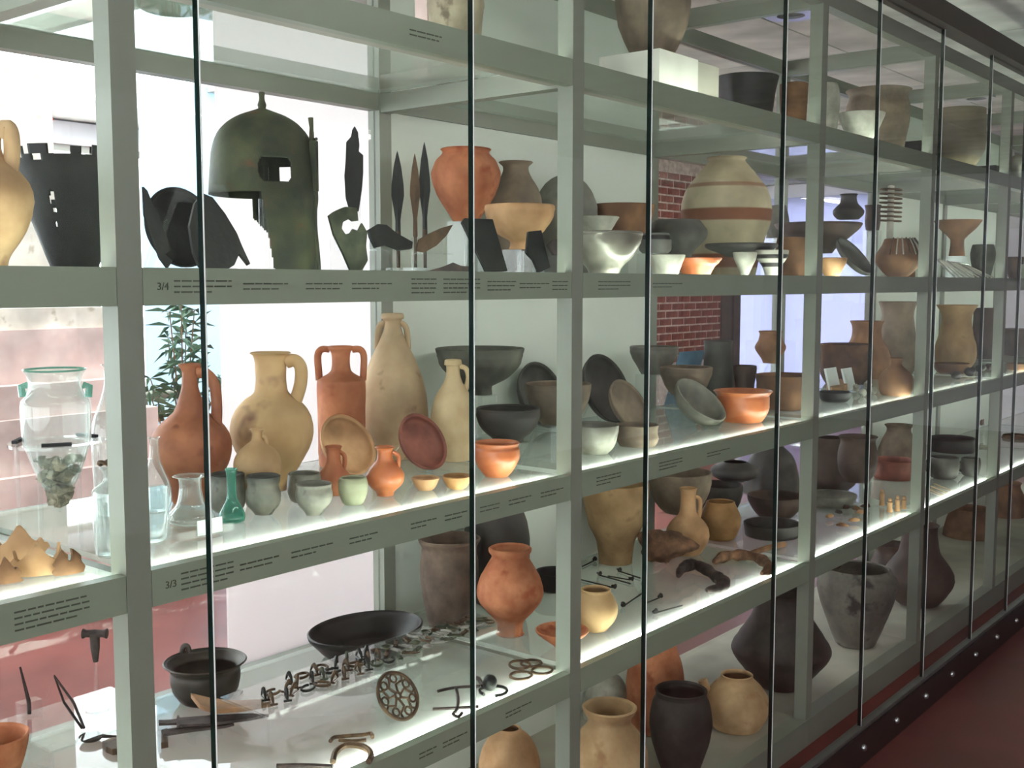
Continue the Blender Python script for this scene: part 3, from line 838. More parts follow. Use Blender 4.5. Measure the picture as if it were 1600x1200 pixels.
flat('bronze_fragment', 'green bronze fragment with a pierced hole, mounted upright before the broad spearhead', 'fragment', 4, (555, 414), .17,
     [(548, 414), (536, 386), (522, 358), (514, 328), (522, 322), (530, 318), (540, 314), (558, 316), (560, 336), (552, 337), (546, 333), (536, 338), (534, 348), (540, 357), (548, 355), (552, 349), (560, 352), (566, 340), (574, 354), (572, 376), (575, 398), (566, 414)], 'bronze_green', .005, 6, 'easel', 'pierced bronze fragment')
flat('bronze_fragment', 'dark humped metal fragment resting high on an acrylic sheet', 'fragment', 4, (612, 405), .15,
     [(580, 370), (577, 358), (590, 350), (604, 351), (620, 364), (645, 378), (644, 388), (626, 390), (605, 382), (588, 386)], 'bronze_black', .008, 18, True, 'humped metal fragment')
flat('leaf_blade', 'reddish leaf-shaped blade held level on two thin rods', 'blade', 4, (675, 395), .13,
     [(651, 392), (655, 374), (668, 366), (690, 356), (708, 351), (698, 368), (682, 384), (664, 394)], 'bronze_brown', .004, 12, True, 'level leaf blade')
flat('iron_shard', 'jagged dark strip of iron lying along the shelf front under the leaf blade', 'shard', 4, (700, 418), .09,
     [(668, 417), (690, 411), (708, 404), (720, 409), (732, 410), (733, 417)], 'iron', .010, 30)
flat('black_slab', 'large flat black rectangular plate leaning on an acrylic sheet before the orange pot', 'plate', 4, (765, 416), .12,
     [(722, 338), (726, 332), (770, 334), (793, 414), (760, 416)], 'bronze_black', .005, 22, 'easel', 'large black plate')
flat('black_slab', 'narrow broken black plate standing before the pedestal bowl', 'plate', 4, (845, 415), .12,
     [(826, 352), (846, 350), (852, 378), (860, 408), (842, 416), (834, 396), (823, 385)], 'bronze_black', .006, 14, 'easel', 'narrow black plate')
# pots on the eye-level shelf, first bay
V('orange_pot', 'round-shouldered orange pot with short everted rim on the eye-level shelf', 'pot', 4, 728, [(346, 20), (335, 27), (310, 43), (285, 53), (268, 54), (250, 46), (243, 39), (238, 37), (234, 40)], 'terra', Y=.45, lift=346, what='round orange pot')
V('brown_pot', 'grey-brown pot with narrow neck and flaring rim behind the round orange pot', 'pot', 4, 806, [(392, 24), (360, 40), (318, 41), (295, 35), (275, 23), (262, 20), (256, 25), (254, 27)], 'grey_brown', Y=.50)
V('domed_vessel', 'large dark dome-shaped vessel turned upside down behind the post', 'vessel', 4, 884, [(400, 46), (340, 50), (315, 47), (292, 36), (278, 20), (273, 4)], 'grey', Y=.50, closed=True)
V('pedestal_bowl', 'wide buff-orange bowl on a narrow foot standing on an acrylic block', 'bowl', 4, 812, [(390, 17), (382, 15), (376, 17), (366, 34), (345, 50), (330, 55), (322, 55)], 'terra_light', Y=.27, lift=390, what='wide buff pedestal bowl')
flat('iron_shard', 'small grey pointed shard beside the narrow black plate', 'shard', 4, (866, 396), .10, [(856, 382), (866, 374), (880, 372), (884, 398), (866, 398)], 'iron', .006, 16, True, 'small pointed shard')
# second bay, eye-level shelf
V('brown_basin', 'wide shallow brown basin behind the pale bowls', 'basin', 4, 972, [(392, 30), (370, 38), (345, 46), (328, 50), (321, 51)], 'brown', Y=.42, lift=370, what='wide brown basin')
V('pale_bowl', 'small cream bowl with thick rolled rim stacked above the metallic bowl', 'bowl', 4, 934, [(366, 18), (356, 24), (346, 30), (340, 34)], 'pale_grey', Y=.30, lift=366, what='small cream bowl')
V('shiny_bowl', 'large shiny grey hemispherical bowl on a dark ring foot', 'bowl', 4, 944, [(424, 24), (418, 28), (400, 46), (380, 57), (368, 60), (364, 60)], 'lustre', Y=.12)
V('tipped_beaker', 'grey beaker with black painted stripes lying behind the shiny bowl', 'beaker', 4, 1024, [(404, 20), (390, 25), (375, 25), (366, 22)], 'stripe', Y=.20, lift=396, what='striped grey beaker')
V('carinated_bowl', 'dark grey bowl with sharp shoulder before the striped jar', 'bowl', 4, 1058, [(404, 22), (392, 27), (375, 44), (362, 47), (352, 41), (345, 36)], 'grey_dark', Y=.34, lift=404, what='sharp-shouldered dark bowl')
V('ribbed_cup', 'broken ribbed cream cup at the shelf front beside a red saucer', 'cup', 4, 1040, [(424, 20), (415, 25), (405, 29), (399, 31)], 'pale_grey', Y=.10)
V('red_saucer', 'small glossy red saucer at the front of the eye-level shelf', 'saucer', 4, 1088, [(424, 22), (418, 28), (410, 36), (404, 40)], 'terra_gloss', Y=.09)
V('striped_jar', 'big ovoid cream jar with painted red-brown bands and small neck', 'jar', 4, 1135, [(398, 46), (380, 58), (350, 68), (325, 70), (300, 64), (275, 47), (256, 31), (251, 28), (247, 31)], 'banded', Y=.43)
V('wide_plate', 'wide thin grey plate lying before the striped jar', 'plate', 4, 1158, [(402, 22), (396, 34), (388, 54), (382, 56)], 'grey_dark', Y=.21, lift=402, what='wide thin grey plate')
V('conical_cup', 'small grey conical cup at the shelf front before the wide plate', 'cup', 4, 1164, [(427, 6), (418, 11), (405, 17), (395, 19)], 'pale_grey', Y=.08)
V('painted_cone', 'white conical beaker with black painted bands beside the small grey cup', 'beaker', 4, 1206, [(427, 10), (418, 14), (402, 24), (392, 26)], 'cone_paint', Y=.09)
V('orange_beaker', 'tall orange-brown beaker half behind the post', 'beaker', 4, 1240, [(428, 22), (410, 26), (385, 27), (372, 25)], 'brown_orange', Y=.20)
V('grey_cone', 'pale grey tapering vessel partly hidden by the striped jar', 'vessel', 4, 1216, [(372, 18), (345, 17), (322, 12)], 'grey', Y=.57, lift=372, what='pale tapering vessel')
# third bay, eye-level shelf
V('wide_dish', 'very wide dark spreading dish on a stand passing behind the third post', 'dish', 4, 1278, [(396, 22), (384, 32), (368, 52), (356, 64), (350, 67)], 'umber', Y=.33, lift=396, what='wide spreading dish')
V('small_jug', 'small dark squat jug with wide neck behind the wide dish', 'jug', 4, 1326, [(343, 16), (336, 23), (328, 23), (318, 14), (308, 12), (304, 14)], 'dark', Y=.42, lift=343, what='small dark squat jug')
V('dark_cup', 'small dark waisted cup beside the coiled arm rings', 'cup', 4, 1364, [(360, 10), (345, 12), (330, 11), (321, 13)], 'umber', Y=.44, lift=360, what='small dark waisted cup')
dish('leaning_plate', 'grey plate with dark rim grooves leaning at the shelf front', 'plate', 4, 1336, 398, 38, PLATE, 'grey_dark', 40, 'grooved grey plate', Y=.16)
V('orange_bowl', 'small orange bowl at the front edge beside the leaning grey plate', 'bowl', 4, 1300, [(428, 12), (420, 17), (410, 22), (404, 23)], 'terra_light', Y=.07)
P = onY(1391, 345, .30); s = spx(P)
t = thing('arm_rings', 'column of coiled bronze arm rings threaded on a grey upright', 'arm rings', (P.x, P.y, ZS[4]))
z0, z1 = zpx(P.x, P.y, 345)-ZS[4], zpx(P.x, P.y, 289)-ZS[4]
MB().lathe([(0, .0005), (.03, .0005), (.03, .01), (.016, .012), (.013, z1-.004), (0, z1)], 20).build('upright', 'pale_grey', t, True)
for k in range(8):
    z = z0+(z1-z0)*k/8; MB().tube([(16*s*math.cos(a*.3927), 16*s*math.sin(a*.3927), z+.003*math.sin(a*.3927)) for a in range(16)], .0042, 6, True).build('ring', 'bronze_brown', t, True)
V('beaded_pot', 'grey-brown pot hung with strings of beads and dark pendants', 'pot', 4, 1404, [(430, 14), (422, 26), (408, 35), (398, 34), (384, 26), (374, 22)], 'brown', Y=.14)
P = PLACED['beaded_pot']; s = spx(P); zb = [zpx(P.x, P.y, v) for v in (372, 398)]
for k in range(12):
    a = math.pi+k*.27; m = MB(); d = Vector((math.cos(a), math.sin(a), 0))
    m.tube([P.xy.to_3d()+d*23*s+Vector((0, 0, zb[0])), P.xy.to_3d()+d*31*s+Vector((0, 0, (zb[0]+zb[1])/2+.003)), P.xy.to_3d()+d*38*s+Vector((0, 0, zb[1]))], .0028, 6)
    tag(m.build('bead_string', 'pale_grey' if k % 3 else 'bronze_brown', None, True, tuple(P)), ('string of pale beads' if k % 3 else 'string of dark brown beads')+' hanging on the grey-brown pot', 'beads', 'pale bead strings' if k % 3 else 'brown bead strings')
tag(MB().blob((0, 0, .03), .03, .02, .022, 5).build('shell_ornament', 'umber', None, True), 'curled dark shell ornament above the beaded pot', 'ornament').location = onY(1405, 372, .34)
bpy.data.objects['shell_ornament'].location.z = ZS[4]
tag(MB().box(-.035, .035, -.02, .02, .0005, .035).box(-.03, .03, -.015, .015, .035, .04).build('red_box', 'brown_orange'), 'small reddish clay box behind the beaded pot', 'box').location = (onY(1422, 355, .45).x, .45, ZS[4])
# fourth bay and on, eye-level shelf
V('brown_cone_bowl', 'wide conical brown bowl on a high foot in the bay past the beaded pot', 'bowl', 4, 1496, [(400, 12), (378, 10), (370, 14), (356, 28), (345, 36)], 'brown_orange', Y=.36, lift=400, what='wide conical brown bowl')
for k in range(9):
    x = 1462+k*7.5; m = MB(); a, b = onY(x, 395, .2), onY(x+30, 425, .1); a.z = ZS[4]+.085-.003*k; b.z = ZS[4]+.004; a.y += .004*k
    m.tube([a, b], [.005, .0035], 6)
    tag(m.build('bone_rod', 'pale_grey' if k % 3 else 'lead', None, True, tuple(b)), ('pale' if k % 3 else 'dull lead-grey')+' pointed rod in the fan of rods before the conical bowl', 'rod', 'pale pointed rods' if k % 3 else 'lead-grey pointed rods')
tag(MB().box(-.11, .11, -.02, .02, 0, .07, Matrix.Rotation(.25, 3, 'X')).build('rod_wedge', 'acrylic'), 'clear acrylic wedge under the fan of rods', 'stand', 'clear acrylic stands').location = (onY(1495, 400, .26).x, .27, ZS[4]+.006)
V('green_cup', 'dark olive cup behind the fan of rods', 'cup', 4, 1536, [(418, 12), (405, 18), (392, 18), (383, 16)], 'bronze_green', Y=.30)
V('bronze_cup', 'small dark bronze cup in the last bay on the eye-level shelf', 'cup', 4, 1586, [(430, 8), (420, 12), (408, 13), (402, 15)], 'bronze_brown', Y=.2)
V('pale_beaker', 'short pale beaker beside the small bronze cup', 'beaker', 4, 1606, [(434, 9), (424, 11), (414, 12)], 'pale_grey', Y=.12)

# ================================================================== top shelf
V('stone_urn', 'mottled stone urn on the top shelf above the spearheads', 'urn', 5, 712, [(48, 36), (30, 42), (5, 45), (-40, 42), (-70, 38)], 'stone', Y=.34)
tag(MB().box(-.04, .04, -.02, .02, .0005, .25).box(-.045, .045, -.025, .025, .0005, .02).build('stone_slab', 'pink_stone'), 'upright pinkish stone slab beside the mottled urn', 'slab').location = (onY(676, 20, .42).x, .42, ZS[5])
V('big_jar', 'tall brownish jar with tapering foot standing on a white block', 'jar', 5, 1020, [(92, 30), (70, 42), (40, 54), (0, 59), (-50, 55)], 'grey_brown', Y=.22, lift=94, bridge=False)
P = PLACED['big_jar']
for lab, x0, x1, y0, y1, mt in (('white display block under the tall brownish jar', -.125, .075, -.10, .09, 'white_block'), ('grey display block beside the white block on the top shelf', .08, .21, -.09, .09, 'case_floor')):
    tag(MB().box(x0, x1, y0, y1, .0005, P.z-ZS[5]-.001).box(x0+.004, x1-.004, y0+.004, y1-.004, P.z-ZS[5]-.001, P.z-ZS[5]-.0005).build('display_block', mt), lab, 'block').location = (P.x, P.y, ZS[5])
V('black_trough', 'long black angular trough on the top shelf beside the white block', 'trough', 5, 1166, [(172, 34), (150, 44), (122, 50)], 'black', Y=.46)
V('brown_tub', 'dull brown tub on the top shelf behind the post', 'tub', 5, 1240, [(190, 18), (160, 21), (132, 22)], 'brown', Y=.36)
V('grey_jar', 'pale grey jar with curved side on the top shelf past the post', 'jar', 5, 1290, [(204, 15), (180, 21), (150, 22), (132, 18)], 'pale_grey', Y=.30)
V('white_bowl', 'white flaring bowl at the front of the top shelf', 'bowl', 5, 1346, [(220, 12), (205, 25), (185, 34), (178, 36)], 'pale_grey', Y=.12)
V('broad_pot', 'broad brownish pot with wide mouth behind the white bowl', 'pot', 5, 1372, [(232, 34), (200, 46), (170, 48), (152, 44), (142, 50)], 'grey_brown', Y=.40)
tag(MB().box(-.07, .07, -.06, .06, .0005, .16).box(-.06, .06, -.05, .05, .16, .165).build('black_block', 'black'), 'matt black display block on the top shelf beside the broad pot', 'block').location = (onY(1430, 200, .4).x, .4, ZS[5])
V('two_tone_pot', 'large pot with dark shoulder and pale lower body on the top shelf', 'pot', 5, 1496, [(268, 16), (255, 30), (235, 40), (205, 41), (172, 40)], 'two_tone', Y=.3)
tag(MB().box(-.05, .05, -.05, .05, .0005, .11).box(-.045, .045, -.045, .045, .11, .114).build('black_block', 'black'), 'small black display cube beside the two-tone pot', 'block').location = (onY(1546, 250, .3).x, .3, ZS[5])
V('metal_cup', 'small shiny grey cup in the last bay of the top shelf', 'cup', 5, 1594, [(272, 8), (262, 14), (250, 14), (244, 12)], 'lustre', Y=.2)
for lab, cx, cy, Y_, R_, mt in (('brown clay lump bedded in a tray on the top shelf of the end bay', 120, 30, .3, .07, 'brown'), ('pale dish with green stains on the top shelf above the helmet', 270, 35, .3, .085, 'pale_stain')):
    P = onY(cx, cy, Y_); P.z = ZS[5]
    o = MB().lathe(shell(catmull([(.05, 0), (R_*.8, .012), (R_, .05)], 4), .007), 36).build('stained_dish' if 'dish' in lab else 'clay_tray', mt, None, True); o.location = P
    tag(o, lab, 'dish' if 'dish' in lab else 'tray')

# ================================================================== shelf 3, end bay: glass
def gz(X, Y, y): return zpx(X, Y, y)
P = onY(88, 700, .24); zs = ZS[3]
V('glass_urn', 'clear glass urn with pointed base holding burnt bones, set in an acrylic stand', 'urn', 3, 88, [(800, 2), (786, 6), (770, 17), (740, 33), (705, 45), (690, 50), (650, 52), (628, 51), (618, 44), (604, 40), (590, 40), (579, 46)], 'glassware', Y=.24, lift=800, bridge=False, th=.003)
U = bpy.data.objects['glass_urn']; PU = U.location.copy(); s = spx(P)
MB().lathe([(45*s, zpx(PU.x, PU.y, 579)-PU.z), (47*s, zpx(PU.x, PU.y, 579)-PU.z+.002), (45*s, zpx(PU.x, PU.y, 576)-PU.z), (42*s, zpx(PU.x, PU.y, 579)-PU.z), (45*s, zpx(PU.x, PU.y, 579)-PU.z)], 40).build('lip', 'glass_green', U, True)
for sg in (-1, 1):
    q = [(sg*44, 602), (sg*53, 604), (sg*51, 620)]
    MB().tube([RT*(dx*s)+Vector((0, 0, zpx(PU.x, PU.y, y)-PU.z)) for dx, y in q], .006, 8).build('handle', 'glass_green', U, True)
m = MB(); rb = random.Random(5)
for k in range(70):
    f = rb.random(); r = (8+f*30)*s; a = rb.uniform(0, 6.28); q = rb.random()**.5*r
    m.blob((math.cos(a)*q, math.sin(a)*q, zpx(PU.x, PU.y, 785-f*70)-PU.z), rb.uniform(.007, .014), rb.uniform(.006, .012), rb.uniform(.005, .010), k, .5, 6, 4)
tag(m.build('burnt_bones', 'ash', U, False), kind='stuff')
zst = zpx(PU.x, PU.y, 690)-zs
t = thing('urn_stand', 'clear acrylic table stand with black pads around the glass urn', 'stand', (PU.x, PU.y, zs))
MB().lathe([(51*s, zst-.005), (72*s, zst-.005), (72*s, zst), (51*s, zst), (51*s, zst-.005)], 32).build('ring_top', 'acrylic', t)
for a in (.6, 2.2, 3.8, 5.4): MB().tube([(66*s*math.cos(a), 66*s*math.sin(a), .0005), (66*s*math.cos(a), 66*s*math.sin(a), zst-.005)], .004, 8).build('leg', 'acrylic', t, True)
for a in (.2, 2.4, 4.2): MB().box(-.022, .022, -.004, .004, 0, .005, Matrix.Rotation(a+1.57, 3, 'Z'), (58*s*math.cos(a), 58*s*math.sin(a), zst+.0005)).build('pad', 'foam', t)
V('glass_bottle', 'tall pale green glass bottle behind the post beside the glass urn', 'bottle', 3, 172, [(726, 26), (700, 30), (660, 27), (630, 16), (600, 8), (578, 8), (570, 13)], 'glassware', Y=.40, th=.003)
V('glass_bottle', 'square-shouldered clear glass bottle with cord round its neck near the post', 'bottle', 3, 176, [(862, 22), (855, 26), (775, 28), (762, 23), (752, 11), (738, 11), (732, 16)], 'glassware', by=868, th=.003)
MB().tube([(.016*math.cos(a*.42), .016*math.sin(a*.42), .148+.004*math.sin(a)) for a in range(15)], .003, 6, True).build('cord', 'bronze_brown', bpy.data.objects['glass_bottle.001'], True)
V('glass_flask', 'clear glass flask with long narrow neck before the orange jug', 'flask', 3, 244, [(800, 18), (780, 25), (756, 22), (735, 14), (715, 8), (690, 7), (684, 10)], 'glassware', by=800, th=.0025)
V('glass_cylinder', 'clear cylindrical glass cup with rounded foot at the shelf front', 'glass cup', 3, 236, [(852, 16), (845, 24), (825, 28), (764, 29)], 'glassware', by=848, th=.003)
V('glass_beaker', 'clear glass flask with wide neck and spreading body on an acrylic block', 'flask', 3, 298, [(820, 26), (812, 36), (802, 34), (788, 22), (765, 17), (748, 18), (744, 27)], 'glassware', Y=.17, lift=818, bridge=False, th=.003)
P = PLACED['glass_beaker']
t = thing('acrylic_block', 'clear acrylic block with a small printed card under the glass flask', 'stand', (P.x, P.y, ZS[3]))
MB().box(-.055, .055, -.045, .045, .0005, P.z-ZS[3]-.001).build('block', 'acrylic', t)
MB().box(-.02, .03, -.047, -.0455, .004, .03).build('card', 'card', t)
V('green_flask', 'small green glass flask with bulb base and tall neck at the shelf front', 'flask', 3, 363, [(820, 12), (814, 19), (804, 20), (792, 15), (778, 8), (755, 7), (738, 8), (733, 10)], 'glass_green', by=816, th=.002)
def sherd(lab, px, rad, az, span, up, mat, seed):
    '''curved piece of a broken pot standing on its edge'''
    P = onZ(*px, ZS[3]); rn = random.Random(seed); n, m_ = 12, 8; vs = []
    for side in (0, 1):
        r = rad-side*.007
        for j in range(m_+1):
            for i in range(n+1):
                a = az+(i/n-.5)*span*(1+.10*math.sin(j*1.3+seed)); e = (j/m_)*up*(.8+.3*math.sin(i*.9+seed)+.06*rn.random())
                vs.append((r*math.cos(e)*math.cos(a)-rad*math.cos(az)*.8, r*math.cos(e)*math.sin(a)-rad*math.sin(az)*.8, rad*math.sin(e)))
    k = (n+1)*(m_+1); fs = []
    for j in range(m_):
        for i in range(n):
            q = j*(n+1)+i; fs += [(q, q+1, q+n+2, q+n+1), (k+q, k+q+n+1, k+q+n+2, k+q+1)]
    rim = [i for i in range(n+1)]+[j*(n+1)+n for j in range(1, m_+1)]+[m_*(n+1)+i for i in range(n-1, -1, -1)]+[j*(n+1) for j in range(m_-1, 0, -1)]
    for x, y in zip(rim, rim[1:]+rim[:1]): fs.append((x, y, k+y, k+x))
    o = mesh_obj('pottery_sherd', vs, fs, mat, None, True); o.location = P+Vector((0, 0, .0008))
    tag(o, lab, 'sherd')
sherd('big curved orange pottery sherd at the front of the end bay', (20, 880), .075, -2.2, 1.5, .75, 'terra_light', 1)
sherd('pale orange curved sherd standing before the big one', (62, 898), .06, -2.0, 1.5, .7, 'terra_light', 3)
sherd('small brown curved sherd leaning beside the pale one', (108, 897), .04, -1.8, 1.2, .9, 'brown_orange', 5)
sherd('brown sherd at the outer end of the sherd row', (2, 912), .045, -2.1, 1.3, .8, 'brown', 7)
# ---- shelf 3, first bay
V('orange_jug', 'round-bodied orange jug with narrow neck and tall handle', 'jug', 3, 298, [(770, 30), (750, 44), (720, 58), (690, 61), (668, 52), (650, 33), (640, 24), (610, 14), (585, 11), (576, 14), (570, 18)], 'terra_deep', Y=.40,
  handles=[[(12, 582), (26, 584), (38, 600), (41, 630), (40, 660), (38, 672)]], hr=.009)
V('buff_jug', 'large buff jug with wide neck, loop handle and dark smudged belly', 'jug', 3, 424, [(768, 22), (745, 30), (725, 44), (695, 60), (672, 64), (645, 58), (625, 42), (615, 28), (600, 24), (575, 24), (558, 26), (552, 32)], 'beige_stain', Y=.38,
  handles=[[(24, 566), (38, 563), (47, 575), (46, 600), (38, 626)]], hr=.010)
V('slim_amphora', 'slim orange cylindrical amphora with two neck handles', 'amphora', 3, 533, [(752, 18), (742, 30), (720, 36), (690, 37), (640, 37), (600, 38), (592, 34), (582, 18), (570, 14), (552, 15), (545, 20), (542, 19)], 'terra', Y=.50,
  handles=[[(18, 546), (30, 546), (36, 556), (35, 580), (34, 594)], [(-18, 546), (-30, 546), (-36, 556), (-35, 580), (-34, 594)]], hr=.006)
V('tall_amphora', 'tall greyish-buff amphora with long sloping shoulders and small handles', 'amphora', 3, 614, [(744, 30), (720, 42), (680, 52), (640, 54), (600, 48), (560, 34), (535, 22), (515, 14), (502, 13), (497, 18), (491, 17)], 'beige_grey', Y=.51,
  handles=[[(12, 504), (20, 510), (23, 525), (24, 545)], [(-12, 504), (-20, 510), (-23, 525), (-24, 545)]], hr=.006)
V('cream_bottle', 'cream ribbed bottle with collar rim and small handle beside the red plate', 'bottle', 3, 708, [(752, 26), (735, 28), (700, 32), (650, 35), (620, 28), (600, 16), (585, 11), (572, 11), (570, 14), (563, 13)], 'cream', Y=.36,
  handles=[[(10, 572), (20, 576), (24, 590), (20, 608)]], hr=.005)
V('flat_flask', 'small buff round flask with short neck before the large buff jug', 'flask', 3, 402, [(772, 18), (760, 28), (735, 37), (712, 34), (697, 20), (688, 9), (676, 8), (671, 12)], 'beige', Y=.27, handles=[[(8, 682), (14, 686), (14, 698), (10, 702)]], hr=.004)
dish('rimmed_plate', 'shallow buff-pink plate with raised rim leaning before the slim amphora', 'plate', 3, 545, 697, 52, PLATE, 'terra_light', 30, 'buff-pink rimmed plate')
dish('red_plate', 'glossy dull red plate leaning before the tall amphora', 'plate', 3, 662, 692, 48, PLATE, 'red', 28, 'dull red plate')
V('orange_juglet', 'small squat orange jug with broken neck before the rimmed plate', 'jug', 3, 522, [(776, 20), (768, 24), (750, 28), (738, 22), (724, 12), (704, 11), (698, 14)], 'terra', by=772, handles=[[(10, 706), (17, 712), (17, 726), (14, 736)]], hr=.004)
V('orange_juglet', 'small round orange jug with stub handle and narrow foot before the red plate', 'jug', 3, 602, [(778, 13), (768, 15), (756, 27), (742, 30), (728, 22), (718, 13), (704, 12), (699, 16)], 'terra_gloss', by=774, handles=[[(12, 706), (21, 712), (21, 724), (19, 734)]], hr=.004)
V('tiny_dish', 'tiny pinkish dish below the red plate', 'dish', 3, 665, [(770, 10), (762, 15), (752, 20), (747, 22)], 'terra_light', by=766)
V('tiny_dish', 'tiny ochre dish with leafy painted side beside the glass joint', 'dish', 3, 714, [(768, 10), (760, 16), (750, 21), (744, 23)], 'ochre', by=764)
V('grey_cup', 'dark-mouthed grey cup behind the green flask', 'cup', 3, 356, [(806, 16), (790, 26), (765, 27), (750, 26), (741, 27)], 'cup_dark', by=800, th=.005)
V('grey_cup', 'narrow-footed marbled grey cup next to the green flask', 'cup', 3, 412, [(808, 14), (798, 17), (786, 26), (770, 27), (760, 24), (752, 26), (744, 27)], 'cup_dark', by=803, th=.005)
V('grey_cup', 'marbled grey cup behind the dark-lipped footed cup', 'cup', 3, 476, [(790, 17), (780, 22), (765, 27), (750, 26), (740, 25)], 'cup_dark', by=784, th=.005)
V('grey_cup', 'dark-lipped footed cup with speckled body at the shelf front', 'cup', 3, 491, [(808, 13), (798, 16), (785, 26), (772, 29), (762, 27), (756, 28)], 'cup_dark', by=804, th=.005)
V('grey_cup', 'pale olive beaker with black mouth beside the small round orange jug', 'beaker', 3, 552, [(792, 13), (784, 17), (770, 22), (755, 23), (747, 21)], 'cup_olive', by=788, th=.005)
V('dark_footed_bowl', 'large dark green-grey footed bowl raised on an acrylic stand', 'bowl', 3, 750, [(616, 19), (604, 19), (601, 24), (590, 44), (572, 62), (556, 67), (545, 70)], 'grey_green', Y=.44, lift=616, what='large dark footed bowl')
V('dark_bowl', 'dark brown-black bowl on a short foot above the glossy orange bowl', 'bowl', 3, 794, [(690, 24), (684, 26), (672, 40), (655, 49), (642, 50), (638, 50)], 'dark', Y=.28, lift=690, what='dark brown-black bowl')
V('glossy_bowl', 'glossy orange bowl with grooved shoulder glowing over the light strip', 'bowl', 3, 776, [(748, 18), (742, 20), (732, 28), (715, 36), (703, 36), (697, 34), (692, 36)], 'terra_gloss', by=744)
dish('dark_dish', 'dark grey dish standing upright behind the second post', 'dish', 3, 848, 618, 54, PLATE, 'grey_dark', 20, 'dark upright dish by the post')
V('rim_bowl', 'grey-brown bowl with pale rim passing behind the second post', 'bowl', 3, 872, [(662, 26), (648, 38), (625, 48), (608, 51), (600, 52)], 'grey_brown', Y=.34, lift=662, what='pale-rimmed bowl')
# ---- shelf 3, second bay
V('speckled_bowl', 'dark speckled bowl with glow painted on its bottom at the front beside the post', 'bowl', 3, 928, [(713, 18), (708, 22), (695, 33), (675, 38), (664, 39)], 'glow_bowl', by=708)
dish('black_dish', 'large black glossy dish leaning against the white back panel', 'dish', 3, 950, 608, 57, PLATE, 'dark', 22, 'large black glossy dish')
dish('brown_dish', 'brownish oval-looking dish leaning before the black dish', 'dish', 3, 984, 634, 44, PLATE, 'grey_brown', 30, 'brownish leaning dish')
V('lidded_bowl', 'shallow grey-brown bowl with double rim beside the speckled bowl', 'bowl', 3, 996, [(702, 22), (696, 28), (685, 33), (676, 31), (664, 33)], 'grey_brown', by=696)
V('grey_bowl', 'grey bowl raised high on an acrylic stand behind the glass joint', 'bowl', 3, 1022, [(584, 20), (572, 27), (556, 36), (546, 38), (542, 38)], 'grey', Y=.46, lift=584, what='high grey bowl')
V('grey_bowl', 'buff-grey wide bowl on an acrylic stand before the high grey bowl', 'bowl', 3, 1072, [(622, 22), (606, 31), (588, 39), (578, 41), (574, 41)], 'grey_brown', Y=.325, lift=616, what='buff-grey wide bowl')
V('dark_cylinder', 'tall dark grey straight-sided pot before the brick pier', 'pot', 3, 1122, [(618, 24), (600, 24), (560, 22), (540, 22), (533, 23)], 'grey_dark', Y=.46)
dish('tilted_bowl', 'deep grey-green bowl tipped forward on its stand', 'bowl', 3, 1096, 634, 47, BOWL, 'grey', 48, 'deep tipped bowl', th=.007)
V('copper_bowl', 'bright glossy orange-red bowl with flaring rim near the light strip', 'bowl', 3, 1160, [(664, 22), (658, 30), (640, 40), (625, 41), (617, 41), (611, 46)], 'terra_gloss', by=659)
V('small_bowl', 'small dark brown bowl beside the tall straight-sided pot', 'bowl', 3, 1164, [(612, 12), (600, 15), (582, 18), (572, 18)], 'umber', Y=.36)
m = MB(); Q = [onY(x, y, .545) for x, y in ((1056, 572), (1062, 550), (1102, 547), (1094, 574))]
tag(MB().prism(Q, (0, .002, 0)).prism([Q[0], Q[3], Vector((Q[3].x, .59, ZS[3]+.0006)), Vector((Q[0].x, .59, ZS[3]+.0006))], (0, .002, 0)).build('blue_card', 'card_blue', None, False, tuple(Q[0])), 'blue and white printed card propped behind the buff-grey bowl', 'card')
V('lozenge_pot', 'small brown lozenge-shaped pot standing on a clear acrylic table', 'pot', 3, 1204, [(566, 11), (560, 14), (544, 24), (532, 19), (522, 17), (518, 19)], 'brown_orange', Y=.42, lift=567, what='lozenge-shaped brown pot')
V('boat_bowl', 'large brown bowl with pointed rim beside the third post', 'bowl', 3, 1226, [(646, 22), (636, 32), (615, 42), (598, 44), (586, 46)], 'brown', by=640)
# ---- shelf 3, third bay on
V('crag_pot', 'rough broken brown pot in the third bay behind white cards', 'pot', 3, 1322, [(602, 30), (585, 38), (560, 40), (538, 40)], 'umber_rough', Y=.44)
V('round_jar', 'buff brown jar with short wide neck behind the rough pot', 'jar', 3, 1354, [(600, 30), (572, 38), (548, 34), (530, 24), (512, 22), (502, 26)], 'brown_orange', Y=.52)
V('tall_jar', 'tall grey-buff jar with flaring mouth beside the fourth post', 'jar', 3, 1402, [(592, 24), (570, 30), (540, 30), (510, 26), (490, 24), (472, 29)], 'grey_brown', Y=.46)
V('black_dish', 'black shallow dish at the front of the third bay', 'dish', 3, 1304, [(632, 14), (626, 20), (618, 25), (613, 26)], 'black', by=628)
for k, (cx, cy, w_, h_) in enumerate(((1306, 586, .05, .05), (1330, 590, .045, .045))):
    Q = onY(cx, cy, .30); m = MB().box(-w_, w_, -.004, .004, .0005, h_*2, Matrix.Rotation(-.25, 3, 'X'))
    m.box(-w_*.6, -w_*.2, -.0052, -.004, h_*.9, h_*1.5, Matrix.Rotation(-.25, 3, 'X')); o = m.build('info_card', 'card'); o.location = (Q.x, .30, ZS[3])
    low = min(v.co.z for v in o.data.vertices); o.location.z = ZS[3]-low+.001
    tag(o, ('white card with a dark figure propped before the rough brown pot', 'white card propped beside the figured card')[k], 'card')
lay('clay_boat', 'small ochre boat-shaped clay piece before the white cards', 'clay boat', 3, [(1291, 612), (1300, 604), (1314, 603), (1324, 612), (1312, 618), (1300, 618)], 'ochre', .03)
